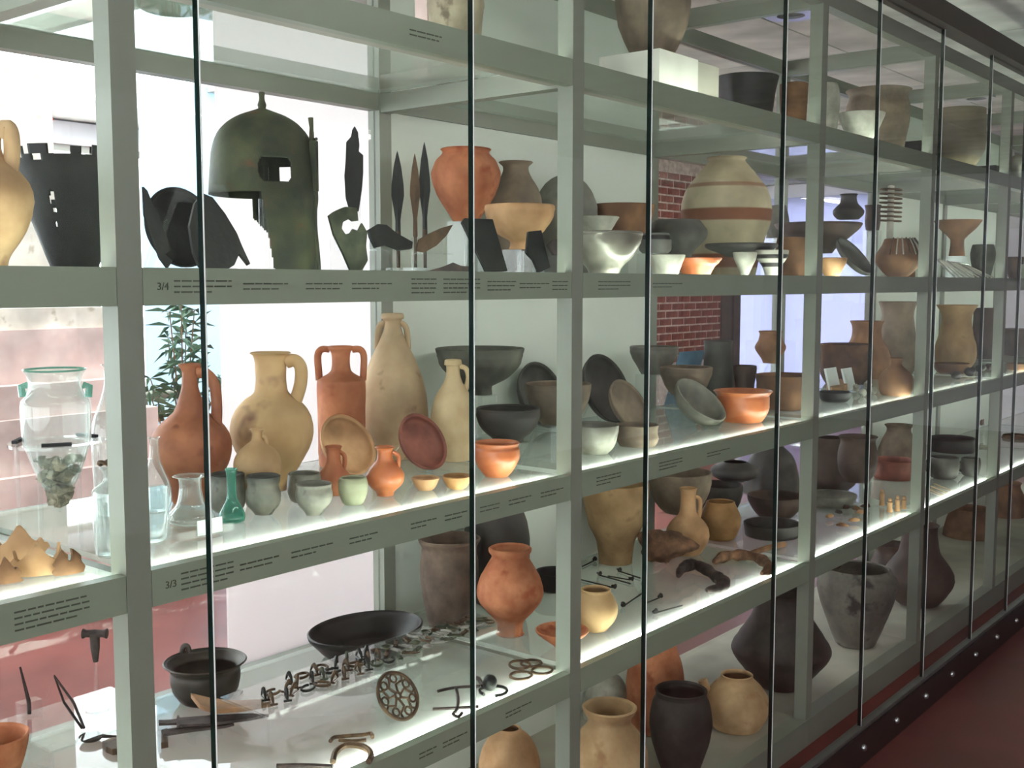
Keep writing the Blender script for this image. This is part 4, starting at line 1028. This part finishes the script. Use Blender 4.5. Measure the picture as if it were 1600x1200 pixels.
for k, (x, y) in enumerate(((1338, 612), (1348, 620), (1356, 606), (1364, 616))):
    Q = onZ(x, y, ZS[3]); tag(MB().blob((0, 0, .014), .018, .014, .014, k+20, .3).build('bone_fragment', 'pale_grey', None, True), 'pale bone fragment scattered before the tipped round jug', 'fragment', 'pale bone fragments').location = Q+Vector((0, 0, .001))
V('tipped_jug', 'round orange-brown jug with short spout near the fourth post', 'jug', 3, 1400, [(624, 12), (616, 22), (600, 26), (584, 22), (572, 10), (566, 8), (560, 10)], 'brown_orange', by=618)
V('orange_jar', 'orange jar with wide flaring neck in the fourth bay', 'jar', 3, 1494, [(580, 22), (562, 30), (540, 30), (522, 25), (500, 22), (488, 24), (477, 31)], 'beige_brown', Y=.36)
V('dark_tall_jar', 'tall dark straight-sided jar behind the orange jar', 'jar', 3, 1540, [(570, 18), (540, 20), (500, 18), (482, 19)], 'umber', Y=.46)
V('low_dish', 'flat brown dish before the orange jar', 'dish', 3, 1486, [(588, 16), (580, 22), (572, 26), (568, 27)], 'brown', by=584)
for k, (x, y, r_, mt) in enumerate(((1494, 594, .022, 'dark'), (1515, 590, .026, 'black'), (1532, 584, .024, 'grey_dark'), (1545, 580, .02, 'umber'))):
    Q = onZ(x, y, ZS[3]); tag(MB().blob((0, 0, r_*.8), r_*1.3, r_, r_*.8, k+40, .25).build('dark_lump', mt, None, True), 'rough dark lump in the row before the tall dark jar', 'lump', 'dark lumps in the fourth bay').location = Q+Vector((0, 0, .006))
V('dark_cauldron', 'dark rimmed cauldron in the last bay of the middle shelf', 'cauldron', 3, 1586, [(572, 12), (555, 20), (535, 20), (520, 18), (514, 20)], 'umber', Y=.4)
V('rust_bowl', 'small rust-brown bowl before the dark rimmed cauldron', 'bowl', 3, 1590, [(586, 10), (578, 15), (568, 17)], 'brown_orange', by=582)

# ================================================================== shelf 2, end bay and first bay: metalwork
Zl = ZS[2]
Z0 = Zl; Zl = Z0+.06
t = thing('tool_table', 'clear acrylic table carrying the hammer head, tweezers and awl', 'stand', (1.075, .485, Z0))
MB().box(-.12, .12, -.105, .105, .055, .0596).build('top', 'acrylic', t)
for sx in (-.118, .118): MB().box(sx-.002, sx+.002, -.105, .105, .0005, .055).build('side', 'acrylic', t)
P = onZ(152, 1110, Zl); s = spx(P)
t = thing('hammer_head', 'dark iron T-shaped hammer head mounted on a slim acrylic rod', 'hammer', P)
zt0, zt1 = zpx(P.x, P.y, 1034)-Zl, zpx(P.x, P.y, 990)-Zl
m = MB().tube([RT*(-18*s)+Vector((0, 0, zt1)), RT*(-13*s)+Vector((0, 0, zt1)), RT*0+Vector((0, 0, zt1)), RT*(13*s)+Vector((0, 0, zt1)), RT*(19*s)+Vector((0, 0, zt1))], [.010, .007, .008, .007, .010], 10)
m.tube([Vector((0, 0, zt1)), Vector((0, 0, (zt0+zt1)/2)), Vector((0, 0, zt0))], [.010, .009, .005], 8)
m.build('iron_head', 'iron', t, True)
MB().tube([(0, 0, .0005), (0, 0, zt0+.01)], .003, 8).build('rod', 'acrylic', t, True); MB().lathe([(0, .0005), (.022, .0005), (.022, .005), (0, .005)], 20).build('foot', 'acrylic', t)
P = onZ(132, 1140, Zl+.001)
t = thing('tweezers', 'long dark iron tweezers propped point down', 'tweezers', P)
a, h_ = zpx(P.x, P.y, 1057)-Zl, 0
tp = RT*(-44*spx(P))+Vector((0, 0, a)); MB().tube([Vector((0, 0, .002)), tp*.5+RT*.008, tp, tp*.5-RT*.008+Vector((0, .004, 0)), Vector((-.003, .002, .002))], .0025, 6).build('arms', 'iron', t, True)
MB().tube([tp, tp+Vector((0, .03, -tp.z*.45)), Vector((tp.x, tp.y+.05, .001))], .0015, 6).build('prop', 'acrylic', t, True)
P = onZ(46, 1120, Zl); t = thing('iron_awl', 'thin iron awl standing in a small acrylic block', 'awl', P)
MB().tube([(0, 0, .006), (0, 0, .03), RT*(-.014)+Vector((0, 0, zpx(P.x, P.y, 1042)-Zl))], [.004, .004, .002], 8).build('shaft', 'iron', t, True)
MB().box(-.02, .02, -.012, .012, .0005, .032).build('block', 'acrylic', t)
Zl = Z0
P = onZ(143, 1158, Zl); t = thing('bronze_ladle', 'dark bronze spoon with round bowl and thin handle near the post', 'spoon', P)
MB().lathe(shell(catmull([(.006, 0), (.018, .004), (.023, .011)], 4), .002), 20).build('bowl', 'iron', t, True)
MB().tube([RT*.021+Vector((0, 0, .010)), RT*.06+Vector((0, 0, .008)), RT*.10+Vector((0, 0, .010))], [.004, .0025, .002], 6).build('handle', 'iron', t, True)
lay('bronze_sherd', 'ragged brown metal scrap beside the bronze spoon', 'scrap', 2, [(160, 1168), (174, 1162), (188, 1160), (194, 1178), (176, 1180), (166, 1176)], 'bronze_brown', .012)
lay('bronze_sherd', 'ragged brown metal scrap on the other side of the post, below the long dagger', 'scrap', 2, [(252, 1150), (262, 1146), (263, 1168), (252, 1170)], 'bronze_brown', .012)
V('red_basin', 'large orange-red basin at the outer end of the metalwork shelf', 'basin', 2, -8, [(1225, 28), (1205, 38), (1175, 48), (1150, 53)], 'terra', by=1216)
V('cauldron', 'dark bronze cauldron with wide flared rim and ring handle', 'cauldron', 2, 322, [(1100, 26), (1092, 38), (1075, 50), (1055, 54), (1044, 53), (1036, 60), (1033, 64)], 'bronze_dk', by=1094, handles=[[(-36, 1020), (-33, 1010), (-27, 1010), (-24, 1020)]], hr=.004)
# acrylic table with the brooches
c = [onZ(*p, Zl+.075) for p in ((384, 1068), (448, 1108), (806, 975), (706, 962))]
X0 = onZ(420, 1112, Zl+.06); zt = Zl+.062
A0, A1, A2, A3 = onZ(392, 1072, zt), onZ(450, 1106, zt), onZ(805, 973, zt), onZ(702, 962, zt)
tx0, tx1 = A1.x-.05, A2.x; ty0, ty1 = (A1.y+A2.y)/2, min((A0.y+A3.y)/2, .36)
t = thing('brooch_table', 'long clear acrylic table carrying rows of small bronze brooches', 'stand', ((tx0+tx1)/2, (ty0+ty1)/2, Zl))
hx, hy = (tx1-tx0)/2, (ty1-ty0)/2
MB().box(-hx, hx, -hy, hy, zt-Zl-.005, zt-Zl).build('top', 'acrylic', t)
for sx in (-1, 0, 1): MB().box(sx*(hx-.002)-.002, sx*(hx-.002)+.002, -hy, hy, .0005, zt-Zl-.005).build('side', 'acrylic', t)
MB().box(-hx, hx, -hy, -hy+.003, .0005, zt-Zl-.005).build('front_sheet', 'acrylic', t)
rb = random.Random(21)
kinds = []
def bow():
    m = MB(); m.tube([(-.018, 0, .003), (-.012, 0, .014), (0, 0, .020), (.010, 0, .012), (.016, 0, .003)], [.002, .0035, .0045, .003, .0018], 6)
    m.tube([(-.018, -.008, .003), (-.018, .008, .003)], .0024, 6); m.tube([(-.018, 0, .002), (.016, .001, .002)], .0009, 5); return m
def ringk():
    return MB().tube([(.013*math.cos(a*.52), .013*math.sin(a*.52), .003) for a in range(12)], .0022, 6, True)
def disck():
    m = MB().lathe([(0, .0003), (.011, .0003), (.012, .003), (.008, .004), (.005, .006), (0, .006)], 16); return m
def armk():
    return MB().tube([(.018*math.cos(a*.5+.5), .012*math.sin(a*.5+.5), .004) for a in range(11)], .003, 6)
def strapk():
    m = MB().box(-.016, .016, -.005, .005, .0003, .004); m.lathe([(0, .004), (.004, .004), (.003, .007), (0, .007)], 8, None, (-.01, 0, 0)); m.tube([(.016, 0, .002), (.024, .002, .002)], .0015, 5); return m
protos = {}
KL = {'bow_brooch': (bow, 'small bow-shaped bronze brooch in the rows on the acrylic table', 'brooch', 'bow brooches on the acrylic table'),
      'bronze_ring': (ringk, 'small bronze ring among the brooches on the acrylic table', 'ring', 'rings on the acrylic table'),
      'disc_brooch': (disck, 'small round bronze disc brooch on the acrylic table', 'brooch', 'disc brooches on the acrylic table'),
      'bracelet_piece': (armk, 'open bronze bracelet piece on the acrylic table', 'bracelet', 'bracelet pieces on the acrylic table'),
      'strap_fitting': (strapk, 'narrow bronze strap fitting on the acrylic table', 'fitting', 'strap fittings on the acrylic table')}
def put(kind, x, y, z, mat, rz):
    if (kind, mat) not in protos:
        o = KL[kind][0]().build(kind, mat, None, True); protos[kind, mat] = o.data
    else:
        o = bpy.data.objects.new(kind, protos[kind, mat]); C.objects.link(o)
    o.location = (x, y, z+.0006); o.rotation_euler.z = rz
    w_ = {'bronze_brown': 'brown', 'bronze_black': 'blackened', 'bronze_green': 'greenish', 'lead': 'pale grey'}[mat]
    tag(o, KL[kind][1].replace('bronze', w_+' bronze'), KL[kind][2], w_+' '+KL[kind][3])
nc = 22
for i in range(nc):
    for j in range(3):
        f = (i+.5)/nc; x = tx0+.03+(tx1-tx0-.06)*f+rb.uniform(-.004, .004); y = ty0+.025+(ty1-ty0-.05)*(j+.5)/3+rb.uniform(-.006, .006)
        if f < .12 and j > 1: continue
        if f < .52: k = rb.choice(('bow_brooch', 'bow_brooch', 'bow_brooch', 'bracelet_piece')); mt = rb.choice(('bronze_brown', 'bronze_black', 'bronze_green', 'bronze_brown'))
        else: k = rb.choice(('disc_brooch', 'strap_fitting', 'bronze_ring', 'bracelet_piece', 'strap_fitting')); mt = rb.choice(('bronze_brown', 'lead', 'bronze_green'))
        put(k, x, y, zt, mt, rb.uniform(0, 6.28) if k != 'bow_brooch' else rb.uniform(.2, 1.4))
V('black_platter', 'wide flat black oval platter behind the brooch table', 'platter', 2, 572, [(1010, 52), (1000, 66), (988, 75), (981, 77)], 'black', Y=.50, handles=(), sub=3)
bpy.data.objects['black_platter'].scale = (1.3, 1.0, 1.0)
# blades in front of the cauldron
m = MB(); z1 = Zl+.045
pts = [onZ(x, y, z1) for x, y in ((298, 1090), (330, 1098), (372, 1102), (428, 1099), (426, 1104), (380, 1112), (336, 1116), (312, 1108))]
tag(MB().prism(pts, (0, 0, .010)).build('wooden_spear', 'brown_orange', None, False, tuple(pts[0])), 'long pointed brown spearhead raised before the cauldron', 'spearhead')
c = sum(pts, Vector())/len(pts); c.z = Zl
riser(c, Zl, z1-.0002, .035, 'long pointed brown spearhead', .015)
lay('short_knife', 'short grey knife lying behind the long brown spearhead', 'knife', 2, [(340, 1092), (362, 1082), (380, 1082), (372, 1090), (350, 1096)], 'lead', .006)
def blade(name, label, pts, mat, z):
    q = [onZ(x, y, z) for x, y in pts]; o = MB().prism(q, (0, 0, .005)).build(name, mat, None, False, tuple(q[0])); tag(o, label, 'dagger')
    c = sum(q, Vector())/len(q); c.z = Zl; riser(c, Zl, z-.0002, .02, label.split(' lying')[0].split(' raised')[0], .012)
blade('iron_dagger', 'long iron dagger with guard raised on acrylic before the cauldron', [(248, 1129), (276, 1127), (277, 1121), (280, 1121), (281, 1125), (330, 1121), (390, 1118), (420, 1120), (392, 1126), (330, 1134), (281, 1136), (280, 1138), (276, 1137), (276, 1133), (248, 1134)], 'iron', Zl+.03)
blade('iron_knife', 'slender iron knife raised on acrylic beside the long dagger', [(252, 1144), (300, 1138), (350, 1133), (366, 1134), (352, 1138), (300, 1144), (256, 1151)], 'iron', Zl+.022)
# openwork disc
P = onZ(640, 1128, Zl); lt = math.radians(35)
n = Vector((0, -math.cos(lt), math.sin(lt))); uu = Vector((0, math.sin(lt), math.cos(lt))); R = 38*spx(P)
cc = P + uu*(R+.008)
m = MB(); m.tube([cc+Vector((1, 0, 0))*R*math.cos(a*.196)+uu*R*math.sin(a*.196) for a in range(32)], .0042, 6, True)
rb = random.Random(4)
for k in range(7):
    a = k*6.283/7; d = Vector((1, 0, 0))*math.cos(a)+uu*math.sin(a); e = Vector((1, 0, 0))*-math.sin(a)+uu*math.cos(a)
    m.tube([cc+d*R*.12, cc+d*R*.45+e*R*.18, cc+d*R*.75-e*R*.08, cc+d*R*.98], .0028, 6)
    ctr = cc+d*R*.66+e*R*.34
    m.tube([ctr+(d*math.cos(b*.7)+e*math.sin(b*.7))*R*.17 for b in range(9)], .0024, 6, True)
m.tube([cc+(Vector((1, 0, 0))*math.cos(b*.7)+uu*math.sin(b*.7))*R*.14 for b in range(9)], .003, 6, True)
tag(m.build('openwork_disc', 'bronze_brown', None, True, tuple(P)), 'round openwork bronze disc with curling tracery leaning on acrylic', 'disc')
m = MB(); b0 = cc-n*.008
m.prism([b0+Vector((-R*.9, 0, 0))-uu*(R-.003), b0+Vector((R*.3, 0, 0))-uu*(R-.003), b0+Vector((R*.3, 0, 0))+uu*R*1.05, b0+Vector((-R*.9, 0, 0))+uu*R*1.05], -n*.003)
m.tube([b0+uu*R*.9-n*.004, Vector((b0.x, (b0+uu*R*.9).y+.05, Zl+.002))], .002, 6)
tag(m.build('disc_stand', 'acrylic', None, False, tuple(P)), 'clear sloping acrylic sheet behind the openwork bronze disc', 'stand', 'clear acrylic stands')
wire('crescent_pendant', 'crescent-shaped bronze pendant with horned top bar at the shelf front', 'pendant', 2, [[(520, 1190), (524, 1176), (536, 1166), (552, 1164), (570, 1168), (580, 1178), (576, 1190)]], 'bronze_brown', .006)
wire('horned_bar', 'bronze bar with curled ends lying above the crescent pendant', 'bar', 2, [[(516, 1158), (522, 1152), (540, 1150), (566, 1148), (580, 1146), (582, 1152)], [(530, 1156), (550, 1158), (572, 1156)]], 'bronze_brown', .004)
wire('iron_rod', 'dark iron rod lying at the very front of the metalwork shelf', 'rod', 2, [[(432, 1197), (470, 1196), (520, 1198)]], 'iron', .005)
wire('bow_fibula', 'large cross-shaped bow brooch with long pin beside the openwork disc', 'brooch', 2, [[(676, 1108), (716, 1106), (748, 1104)], [(684, 1080), (712, 1074), (750, 1072)], [(712, 1074), (716, 1090), (714, 1108), (708, 1116), (716, 1120), (722, 1114)]], 'iron', .0035)
P = onZ(771, 1082, Zl)
t = thing('ball_ring', 'dark round knob set in an open bronze ring', 'ring', P); s = spx(P)
MB().blob((0, .01, .02), .016, .016, .018, 3, .04, 16, 10).build('knob', 'bronze_black', t, True)
MB().tube([(.030*math.cos(a*.45-2.3), .030*math.sin(a*.45-2.3), .004) for a in range(13)], .0035, 6).build('hoop', 'bronze_black', t, True)
MB().tube([(0, .03, .008), (.02, .06, .012), (.03, .08, .006)], .005, 6).build('stem', 'iron', t, True)
for lab, cx, cy, rr in (('thin bronze bracelet overlapping a second ring near the shelf edge', 812, 1044, 17), ('thicker bronze bracelet lying under the thin one', 814, 1056, 18), ('thin bronze bracelet lying behind the others, nearest the orange vase', 830, 1037, 17), ('oval bronze bracelet lying nearest the second post', 847, 1048, 17)):
    P = onZ(cx, cy, Zl+.003); r_ = rr*spx(P); dz = .007 if 'overlapping' in lab else 0
    tag(MB().tube([(r_*math.cos(a*.2618), r_*.9*math.sin(a*.2618), dz+(.002 if dz else 0)*math.sin(a*.26)) for a in range(24)], .0032, 6, True).build('bracelet', 'bronze_brown', None, True), lab, 'bracelet').location = P+Vector((0, 0, .0012))
V('grey_beaker_jar', 'tall grey-brown jar with flared orange-tinged mouth behind the brooch table', 'jar', 2, 702, [(990, 30), (970, 34), (930, 42), (890, 46), (862, 43), (852, 44), (845, 48), (841, 49)], 'grey_rough', Y=.46)
V('dark_big_jar', 'big dark grey jar seen behind the orange vase', 'jar', 2, 776, [(950, 34), (900, 48), (850, 52), (815, 48), (790, 38)], 'dark', Y=.52)
V('orange_vase', 'orange vase with rolled rim, broad shoulder and narrow foot', 'vase', 2, 797, [(994, 22), (984, 20), (970, 22), (950, 40), (930, 52), (905, 48), (882, 36), (870, 29), (862, 33), (857, 34)], 'terra', by=990, th=.009)
V('red_dish', 'shallow orange-red dish on a narrow foot behind the second post', 'dish', 2, 878, [(1012, 12), (1006, 16), (996, 30), (988, 40), (984, 42)], 'terra', by=1010)
V('black_bowl', 'low black bowl behind the orange vase near the back panel', 'bowl', 2, 866, [(930, 18), (918, 26), (900, 30), (893, 31)], 'black', Y=.44)
# ---- shelf 2, second bay
V('globe_pot', 'round cream pot with wide dark mouth and brown smudge, glowing from below', 'pot', 2, 930, [(990, 16), (982, 20), (965, 32), (948, 35), (935, 30), (925, 24), (921, 24)], 'beige_stain', by=984)
V('broken_urn', 'large broken buff urn standing against the white back panel', 'urn', 2, 962, [(858, 26), (846, 30), (820, 42), (785, 50), (755, 52)], 'beige_brown', Y=.50)
P = onZ(1020, 884, Zl); tag(MB().blob((0, 0, .05), .088, .042, .046, 8, .35, 26, 16, Matrix.Rotation(math.atan2(RT.y, RT.x), 3, 'Z')).build('fired_lump', 'brown_rough', None, True), 'rough reddish-brown lump of fired clay before the broken urn', 'lump').location = P+Vector((.012, -.035, .018))
V('buff_flask', 'buff round flask with tall neck and side handle', 'flask', 2, 1074, [(872, 16), (862, 22), (845, 32), (828, 33), (815, 26), (804, 15), (790, 12), (770, 12), (763, 14)], 'terra_light', by=866, handles=[[(11, 776), (18, 780), (19, 796), (17, 808)]], hr=.005)
V('ochre_beaker', 'ochre bag-shaped beaker with dark mouth beside the buff flask', 'beaker', 2, 1125, [(848, 18), (838, 24), (820, 31), (805, 31), (790, 24), (784, 22)], 'ochre', by=842)
V('grey_basin', 'broad grey basin behind the buff flask', 'basin', 2, 1062, [(802, 24), (785, 38), (760, 48), (738, 50)], 'grey_brown', Y=.50, lift=800, what='broad grey basin')
V('dark_basin', 'dark bowl with thin rim behind the ochre beaker', 'bowl', 2, 1122, [(800, 26), (785, 34), (768, 38), (757, 38)], 'dark', Y=.50, lift=800, what='dark thin-rimmed bowl')
V('squat_vessel', 'flat squat dark vessel stacked above the thin-rimmed dark bowl', 'vessel', 2, 1148, [(752, 14), (744, 34), (732, 36), (722, 20)], 'dark', Y=.54, lift=752, what='flat squat dark vessel')
V('black_cone', 'black conical vessel with knobbed top in the shadow of the shelf', 'vessel', 2, 1206, [(768, 44), (745, 42), (715, 34), (698, 18), (690, 10)], 'dark', Y=.52, lift=768, what='black conical vessel')
V('dark_plate', 'wide dark plate with pale edge on a stand, upper of two', 'plate', 2, 1212, [(806, 26), (798, 34), (784, 42), (774, 44)], 'umber', Y=.36, lift=806, what='upper wide dark plate')
V('dark_plate', 'wide dark basin with thick rim under the pale-edged plate', 'basin', 2, 1206, [(852, 32), (838, 40), (824, 43), (817, 44)], 'dark', Y=.27, lift=852, what='wide dark thick-rimmed basin')
for k, (lab, pp, mt) in enumerate((('twisted dark iron torque lying at the shelf front', [(1060, 900), (1066, 888), (1084, 882), (1104, 890), (1120, 902), (1132, 908), (1124, 918), (1104, 922)], 'iron'),
        ('rusty lumpy torque lying behind the twisted one', [(1116, 878), (1126, 872), (1140, 868), (1170, 868), (1192, 876), (1202, 888), (1190, 896)], 'bronze_brown'))):
    pts = catmull([tuple(onZ(x, y, Zl+.0225)) for x, y in pp], 9); n_ = len(pts); rt = random.Random(k)
    rr = [.0165*min(1, .35+4*min(i, n_-1-i)/n_)*(1+.14*math.sin(i*.55+k)+rt.uniform(-.12, .12)) for i in range(n_)]
    tag(MB().tube(pts, rr, 10, flat=1.0).build('torque', ('iron', 'brown_rough')[k], None, True, pts[0]), lab, 'torque')
wire('brown_rod', 'rusty brown bar lying behind the rusty torque', 'bar', 2, [[(1170, 866), (1200, 856), (1226, 850)]], 'brown', .010)
pins = [((905, 905), (958, 918)), ((935, 898), (985, 912)), ((950, 900), (985, 906)), ((966, 892), (1000, 903)), ((910, 885), (928, 876)), ((972, 948), (1002, 928)), ((1010, 942), (1030, 934)), ((1022, 958), (1066, 946))]
for k, (a, b) in enumerate(pins):
    A, B = onZ(*a, Zl+.0035), onZ(*b, Zl+.0035); d = (B-A).normalized()
    t = thing('dress_pin', ('long dark bronze dress pin' if (B-A).length > .1 else 'short dark bronze dress pin')+' with flared head scattered by the cream pot', 'pin', A, ('long' if (B-A).length > .1 else 'short')+' dress pins by the cream pot')
    MB().tube([(0, 0, 0), B-A], .0022, 6).build('shaft', 'bronze_black', t, True)
    hp = B-A if k % 2 == 0 else Vector()
    m = MB(); m.tube([hp-d*.005, hp+d*.002, hp+d*.008], [.003, .0045, .008], 8); m.build('head', 'bronze_black', t, True).location.z = .005
# ---- shelf 2, third bay on
V('dark_round_jar', 'dark round jar with narrow mouth behind the third post', 'jar', 2, 1296, [(772, 28), (750, 42), (725, 44), (700, 34), (684, 24)], 'umber', Y=.48)
V('dark_round_jar', 'dark brown jar with wide everted mouth beside the narrow-mouthed jar', 'jar', 2, 1340, [(756, 18), (735, 28), (708, 30), (690, 26), (682, 30)], 'umber', Y=.28, lift=752, what='wide-mouthed dark jar')
V('shadow_jar', 'grey-brown jar with tapering neck below the tall grey-buff jar', 'jar', 2, 1404, [(740, 24), (712, 32), (690, 26), (672, 18), (664, 22)], 'grey_brown', Y=.52)
V('red_bowl', 'deep red-brown bowl with rolled rim in the third bay', 'bowl', 2, 1396, [(775, 20), (762, 26), (740, 30), (724, 31), (718, 33)], 'red', Y=.36)
V('flat_tray', 'grey flat tray carrying sherds behind the third post', 'tray', 2, 1300, [(796, 24), (786, 32), (776, 37), (772, 38)], 'grey', Y=.32, lift=796, what='grey flat tray')
for k, (x, y) in enumerate(((1296, 812), (1310, 805), (1316, 826), (1334, 818), (1322, 798), (1338, 800), (1346, 806), (1352, 796))):
    Q = onZ(x, y, Zl); tag(MB().blob((0, 0, .010), .022, .013, .011, k+60, .3, 12, 8, Matrix.Rotation(k*.8, 3, 'Z'), True).build('reddish_sherd', ('terra_light', 'umber', 'brown_orange')[k % 3], None, True), 'small '+('pale buff', 'dark umber', 'reddish brown')[k % 3]+' sherd laid out along the front of the third bay', 'sherd', ('buff', 'umber', 'reddish')[k % 3]+' sherds in the third bay').location = Q+Vector((0, 0, .001))
for k, (x, y, h_) in enumerate(((1390, 800, .055), (1402, 798, .06), (1412, 795, .05), (1378, 790, .065))):
    Q = onZ(x, y, Zl); t = thing('clay_figurine', 'little buff standing clay figurine before the red-brown bowl', 'figurine', Q, 'clay figurines')
    MB().lathe([(0, .0005), (.012, .0005), (.010, .012), (.009, h_*.5), (.011, h_*.68), (.006, h_*.78), (0, h_*.79)], 14).build('body', 'terra_light', t, True)
    MB().blob((0, 0, h_*.88), .007, .007, .008, k, .08, 10, 7).build('head', 'terra_light', t, True)
V('dark_rim_bowl', 'dark glossy bowl with thick grooved rim in the fourth bay', 'bowl', 2, 1488, [(724, 20), (712, 30), (698, 33), (688, 33), (684, 34)], 'black', Y=.42)
V('dark_mug', 'dark mug with pale worn base below the thick-rimmed bowl', 'mug', 2, 1474, [(754, 12), (744, 20), (728, 23), (714, 22)], 'grey_dark', by=748, handles=[[(-22, 716), (-28, 722), (-26, 736), (-20, 740)]], hr=.004)
V('small_cup', 'small grey cup with round handle beside the dark mug', 'cup', 2, 1516, [(748, 8), (740, 13), (726, 15), (716, 14)], 'grey_dark', by=744, handles=[[(-13, 720), (-19, 724), (-17, 734), (-12, 736)]], hr=.004)
V('pale_bowl', 'pale shallow bowl behind the thick-rimmed dark bowl', 'bowl', 2, 1528, [(726, 10), (716, 18), (706, 22), (703, 22)], 'pale_grey', Y=.36)
for k in range(3):
    a, b = onZ(1450+k*5, 764-k*4, Zl+.004), onZ(1474+k*6, 774-k*4, Zl+.004)
    tag(MB().tube([a, b], [.0035, .002], 6).build('bone_pin', 'cream', None, True, tuple(a)), 'thin pale bone pin before the dark mug', 'pin', 'bone pins before the dark mug')
V('woven_basket', 'small rough brown basket-like bowl in the last bay', 'bowl', 2, 1588, [(712, 14), (700, 20), (688, 22), (680, 20)], 'brown_rough', Y=.3)
P = onY(1534, 660, .5); t = thing('fish_ornament', 'small brown fish-shaped ornament on a clear block', 'ornament', (P.x, .5, ZS[2]))
fz = P.z-ZS[2]; MB().blob((0, 0, fz), .03, .008, .018, 6, .1, 14, 8).build('body', 'brown', t, True)
MB().prism([(.024, 0, fz), (.045, 0, fz+.016), (.045, 0, fz-.016)], (0, .005, 0)).build('tail', 'brown', t); MB().box(-.025, .025, -.01, .01, .0005, fz-.012).build('block', 'acrylic', t)

# ================================================================== case floor
V('floor_jar', 'buff-orange jar with black mouth on the case floor under the bracelets', 'jar', 1, 796, [(1290, 34), (1260, 42), (1215, 48), (1180, 46), (1155, 34), (1142, 20), (1138, 18)], 'terra_light', by=1275)
flat('stone_stele', 'grey stone slab standing on the case floor beside the black-mouthed jar', 'slab', 1, (765, 1240), .25, [(738, 1158), (785, 1146), (790, 1250), (738, 1258)], 'stone', .03, 0)
V('wide_mouth_jar', 'large buff jar with wide flaring rim on the case floor next to the second post', 'jar', 1, 952, [(1300, 38), (1270, 50), (1220, 60), (1175, 60), (1150, 50), (1132, 36), (1122, 34), (1112, 40), (1105, 43)], 'beige', by=1290, th=.010)
V('grey_dome', 'pale grey domed vessel on the case floor behind the wide-mouthed jar', 'vessel', 1, 948, [(1200, 30), (1150, 36), (1100, 36), (1064, 26), (1050, 8)], 'pale_grey', Y=.54, closed=True)
V('orange_tall_jar', 'tall orange jar with swelling shoulder behind the black jar', 'jar', 1, 1024, [(1170, 28), (1130, 38), (1080, 45), (1045, 43), (1015, 34), (1000, 28), (990, 30)], 'terra', Y=.34)
V('black_jar', 'charcoal black jar with collared rim and tapering body on the case floor', 'jar', 1, 1064, [(1222, 26), (1200, 30), (1160, 44), (1125, 49), (1100, 45), (1088, 40), (1082, 40), (1078, 41)], 'black_matt', by=1215, th=.007)
V('spouted_pot', 'round cream pot with broken spout beside the charcoal jar', 'pot', 1, 1150, [(1146, 22), (1138, 34), (1115, 48), (1092, 50), (1072, 38), (1060, 26), (1054, 25)], 'beige', by=1134, handles=[[(-44, 1088), (-50, 1072), (-54, 1062)]], hr=.010)
for c_ in bpy.data.objects['spouted_pot'].children:
    if c_.name.startswith('handle'): c_.name = 'spout'
V('biconical_urn', 'very large dark biconical urn with sharp belly on the case floor', 'urn', 1, 1219, [(1080, 26), (1070, 34), (1045, 56), (1022, 74), (1010, 76), (996, 68), (965, 48), (945, 42), (930, 42), (922, 48)], 'dark', by=1070)
V('footed_jar', 'grey mottled jar with dark blotches, wide shoulder and narrow foot', 'jar', 1, 1336, [(1010, 28), (1000, 32), (970, 44), (930, 58), (905, 60), (892, 52), (888, 50)], 'grey_spot', by=1006, th=.010)
V('necked_urn', 'dark brown urn with tall cylinder neck and round belly on the case floor', 'urn', 1, 1436, [(952, 20), (940, 32), (915, 50), (895, 52), (875, 40), (862, 31), (840, 27), (826, 26), (820, 29)], 'umber', by=946)
V('shadow_urn', 'dull brown urn behind the tall-necked one near the fourth post', 'urn', 1, 1392, [(960, 26), (925, 36), (890, 34), (862, 24), (850, 26)], 'umber', Y=.5)
V('barrel_jar', 'tall dark brown barrel jar in the fourth bay on the case floor', 'jar', 1, 1514, [(904, 30), (870, 38), (830, 38), (800, 30), (794, 31)], 'brown', Y=.42)
V('far_jar', 'orange-brown jar with rounded shoulder in the last bay on the case floor', 'jar', 1, 1572, [(858, 20), (820, 28), (780, 27), (760, 20), (754, 22)], 'brown_orange', Y=.42)
V('far_urn', 'very dark urn beside the orange-brown jar of the last bay', 'urn', 1, 1626, [(850, 16), (820, 24), (780, 25), (752, 18), (746, 20)], 'umber', Y=.3)
V('far_pot', 'round dark pot on the case floor past the last post in view', 'pot', 1, 1690, [(830, 14), (800, 24), (770, 22), (750, 16)], 'dark', Y=.3)
